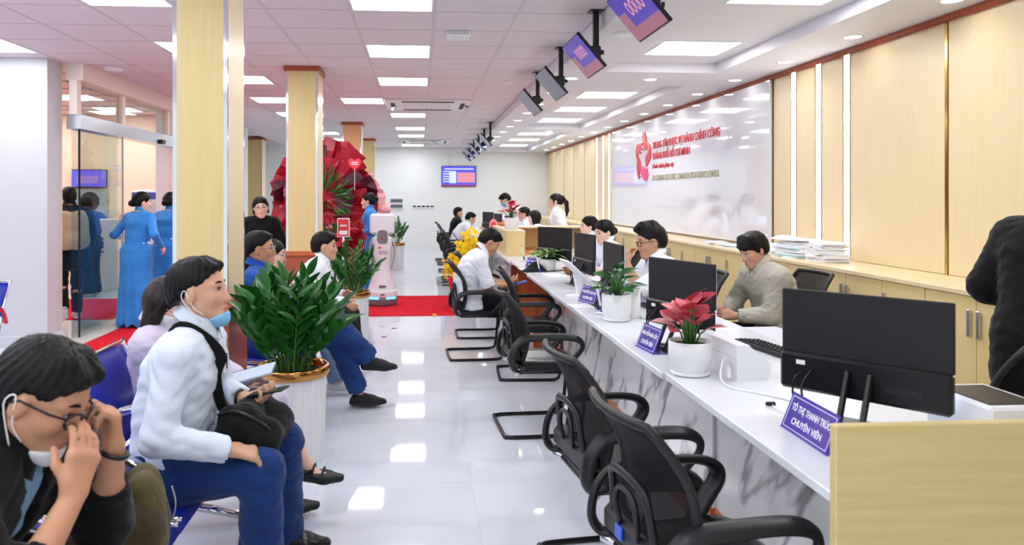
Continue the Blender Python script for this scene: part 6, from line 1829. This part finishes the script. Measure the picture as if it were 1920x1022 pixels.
hostess('hostess in a long azure dress with a high bun standing behind the white robot', (-.68, 11.15, .008), 176, m11, hs='bun', head=(0, 2, 0))
# 12, 13 seen through the glass
J = skeleton('stand', 1.62, False, lean=6, head=(0, 6, 0)); J['anL'] = V(-.22, .09, .18); J['knL'] = V(.02, .09, .48); J['anR'] = V(.14, -.09, .085); J['knR'] = V(.12, -.09, .48); J['toeL'] = V(.75, 0, -.6)
t, J = person('person in dark clothes walking with a beige backpack behind the glass', (-4.22, 9.35, .008), 120, J,
    dict(skin='m', hs='short', vox=.013, top=dict(mat=f_dknavy, inf=.02, hem=.12), bottom=dict(mat=f_darktr), shoes=s_gry))
t = thing('backpack', 'beige backpack on the back of the person walking behind the glass', 'backpack', (-4.13, 9.20, 1.13), math.radians(120))
B = Blend(); B.cap(V(-.02, -.08, -.14), V(-.02, -.08, .13), .11, .09, .06); B.cap(V(-.02, .08, -.14), V(-.02, .08, .13), .11, .09, .06); B.cap(V(-.09, -.04, -.12), V(-.09, .04, -.12), .07, None, .04)
B.build('body', fabric('beige_canvas', (206, 184, 158)), .012, t, wrinkle(.004, 30, 1))
MB().tube(smoothpath([(-.02, 0, .19), (-.04, .03, .24), (-.05, 0, .26), (-.04, -.03, .24)], 4, True), .008, 6, closed=True).build('handle', m_blackmat, t, True)
J = skeleton('stand', 1.52, True, head=(0, 6, 0)); J['wrL'] = V(.26, .05, 1.2); J['poleL'] = V(-.2, .5, -.8)
person('long-haired woman in a blue shirt and dark trousers standing behind the glass', (-5.0, 11.75, 0), 165, J, dict(skin='f', hs='long', vox=.013, top=dict(mat=f_blue, inf=.018, sleeve=.9), bottom=dict(mat=f_dknavy, inf=.03, hem=.09), shoes=s_gry))
# 14 visitor at the counter
J = skeleton('sit', 1.62, seat=.42, lean=-4, bend=34, head=(0, 38, 0))
J['wrR'] = V(.37, -.06, .68); J['wrL'] = V(.37, .10, .68); J['hdR'] = V(.8, .4, .3); J['hdL'] = V(.8, -.4, .3); J['hnR'] = V(0, .6, .6); J['poleR'] = V(-.4, -.5, -.7)
t, J = person('man in a white short-sleeved shirt looking down at the counter on a visitor chair', (.46, 7.12, 0), 0, J,
    dict(skin='t', hs='short', vox=.008, top=dict(mat=f_white, inf=.012, sleeve=.46, hem=.06, loose=1.35, wr=.0045), bottom=dict(mat=f_darktr), shoes=s_blk))
tag(MB().cbox(-.09, .09, -.07, .07, -.004, .004, .002).build('blue_booklet', mat('booklet', (36, 70, 160), .5), None, loc=(.93, 7.10, .685), rot=(0, -.25, 0)), 'blue booklet in the hands of the man in the short-sleeved shirt', 'booklet')
# 15, 16 far visitors
J = skeleton('sit', 1.58, seat=.44, lean=8, head=(0, 4, 0)); J['wrR'] = V(.34, -.1, .78); J['wrL'] = V(.34, .1, .78)
person('far visitor in a black hoodie seated at the counter near the far wall', (.76, 16.75, 0), 0, J, dict(skin='m', hs='short', vox=.014, top=dict(mat=f_teal, inf=.03, hem=.12), bottom=dict(mat=f_darktr), shoes=s_wht))
J = skeleton('sit', 1.6, seat=.44, lean=22, bend=18, head=(0, 22, 0)); J['wrR'] = V(.52, -.1, .82); J['wrL'] = V(.52, .1, .82)
person('far visitor in a white shirt leaning over the counter beyond the yellow flowers', (.70, 15.2, 0), 0, J, dict(skin='m', hs='short', vox=.014, top=dict(mat=f_white, inf=.02, hem=.12), bottom=dict(mat=f_darktr), shoes=s_blk))
# staff behind the counters (facing -x)
J = skeleton('stand', 1.70, False, lean=28, bend=14, head=(0, 34, 0)); J['wrL'] = V(.62, .12, .92); J['wrR'] = V(.60, -.14, .92); J['poleL'] = V(-.2, .6, -.6); J['poleR'] = V(-.2, -.6, -.6)
t, J = person('staff man in a white shirt and blue mask bending over the far counter', (2.0, 14.1, 0), 180, J, dict(skin='m', hs='short', vox=.013, top=dict(mat=f_white, inf=.02, sleeve=.46, hem=.1), bottom=dict(mat=f_darktr), shoes=s_blk))
face_mask(t, J, m_mblue)
def staff(label, loc, rz, hs, head, female, vox=.012, lean=6, bend=10, mod=None, sleeve=.46, skin=None, mt=f_white, h=None, seat=.46):
    J = skeleton('sit', h or (1.58 if female else 1.68), female, seat=seat, lean=lean, bend=bend, head=head)
    J['wrL'] = V(.36, .12, .80); J['wrR'] = V(.36, -.12, .80); J['poleL'] = V(-.3, .7, -.5); J['poleR'] = V(-.3, -.7, -.5)
    if mod: mod(J)
    return person(label, loc, rz, J, dict(skin=skin or ('f' if female else 'm'), hs=hs, vox=vox, top=dict(mat=mt, inf=.018, sleeve=sleeve, hem=.1, loose=1.3), bottom=dict(mat=f_darktr), shoes=s_blk))
staff('far staff man in white seated behind the red-leaved plant on the riser', (2.0, 13.3, 0), 180, 'short', (0, 10, 0), False, .014)
staff('far staff woman in white with dark hair seated before the bending man', (2.02, 12.3, 0), 172, 'long', (0, 8, 0), True, .014)
J = skeleton('stand', 1.56, True, head=(0, 2, 0)); J['wrL'] = V(.12, .16, .88); J['wrR'] = V(.12, -.16, .88)
person('staff woman in a white shirt with a long ponytail standing behind the hutch', (2.18, 11.45, 0), 172, J, dict(skin='f', hs='pony', hair=m_hairb, vox=.011, top=dict(mat=f_white, inf=.018, sleeve=.46, loose=1.4, hem=.08), bottom=dict(mat=f_darktr), shoes=s_blk))
staff('staff woman in white half hidden behind the woman with a bun', (2.12, 8.75, 0), 180, 'bun', (0, 2, 0), True, .012)
staff('staff woman in white with a black bun tied low, behind the edge-on monitor', (2.02, 7.55, 0), 180, 'lowbun', (18, 16, 0), True, .010)
def m23(J):
    J['wrL'] = V(.40, .04, 1.03); J['poleL'] = V(.6, .5, -1); J['hdL'] = V(-.05, -.35, 1); J['hnL'] = V(-.9, -.3, .1); J['curlL'] = .9
    J['wrR'] = V(.50, -.10, .80)
t, J = staff('man in glasses and a white shirt resting his chin on his hand', (1.90, 5.42, 0), 184, 'quiff', (-4, 10, 0), False, .008, 12, 10, m23, skin='t')
glasses(t, J, m_black, thick=.0022)
def m24(J):
    J['wrL'] = V(.38, .03, .66); J['wrR'] = V(.40, -.08, .66); J['hdL'] = V(.9, -.3, .1); J['hdR'] = V(.9, .3, .1); J['poleL'] = V(-.7, .5, -.6)
staff('young man in a stone-grey shirt looking down with hands together beside the cabinets', (2.62, 5.28, 0), 186, 'bowl', (4, 24, 0), False, .008, 8, 16, m24, sleeve=.9, mt=f_grey, seat=.42)
# 25 person in black at the edge of the frame
J = skeleton('stand', 1.64, False, head=(0, 4, 0), wide=1.0); J['wrL'] = V(.16, .12, .98); J['wrR'] = V(.14, -.20, .95); J['poleL'] = V(-.5, .7, -.3); J['poleR'] = V(-.5, -.7, -.3)
person('person in a long black jacket and trousers standing by the cabinets, cut by the frame', (2.92, 3.27, 0), 20, J, dict(skin='m', hs='short', vox=.011, top=dict(mat=f_black, inf=.04, sleeve=.97, hem=.20, loose=1.2), bottom=dict(mat=f_darktr, inf=.02), shoes=s_blk))
# brown backpack on the free blue seat
t = thing('backpack', 'brown and olive backpack slumped on the blue seat beside the nearest man', 'backpack', (-.90, 2.30, .45), .3)
B = Blend(); B.cap(V(-.05, -.09, .1), V(-.10, -.07, .28), .11, .085, .06); B.cap(V(-.05, .09, .1), V(-.10, .07, .28), .11, .085, .06); B.cap(V(.05, -.07, .09), V(.05, .07, .09), .085, None, .05)
B.build('body', fabric('brown_canvas', (52, 38, 28), (74, 62, 38)), .009, t, wrinkle(.005, 26, 2))
B = Blend(); B.cap(V(.09, -.06, .06), V(.07, -.04, .2), .055, .05, .03); B.cap(V(.09, .06, .06), V(.07, .04, .2), .055, .05, .03)
B.build('front_pocket', fabric('olive_canvas', (92, 82, 52)), .009, t, wrinkle(.004, 30, 1))
MB().tube(smoothpath([(-.08, -.03, .36), (-.06, -.02, .43), (-.06, .02, .43), (-.08, .03, .36)], 4), .010, 6).build('handle', m_blackmat, t, True)
MB().tube(smoothpath([(.15, -.05, .2), (.16, 0, .13), (.15, .05, .06)], 4), .003, 5).build('zip', m_hand, t, True)
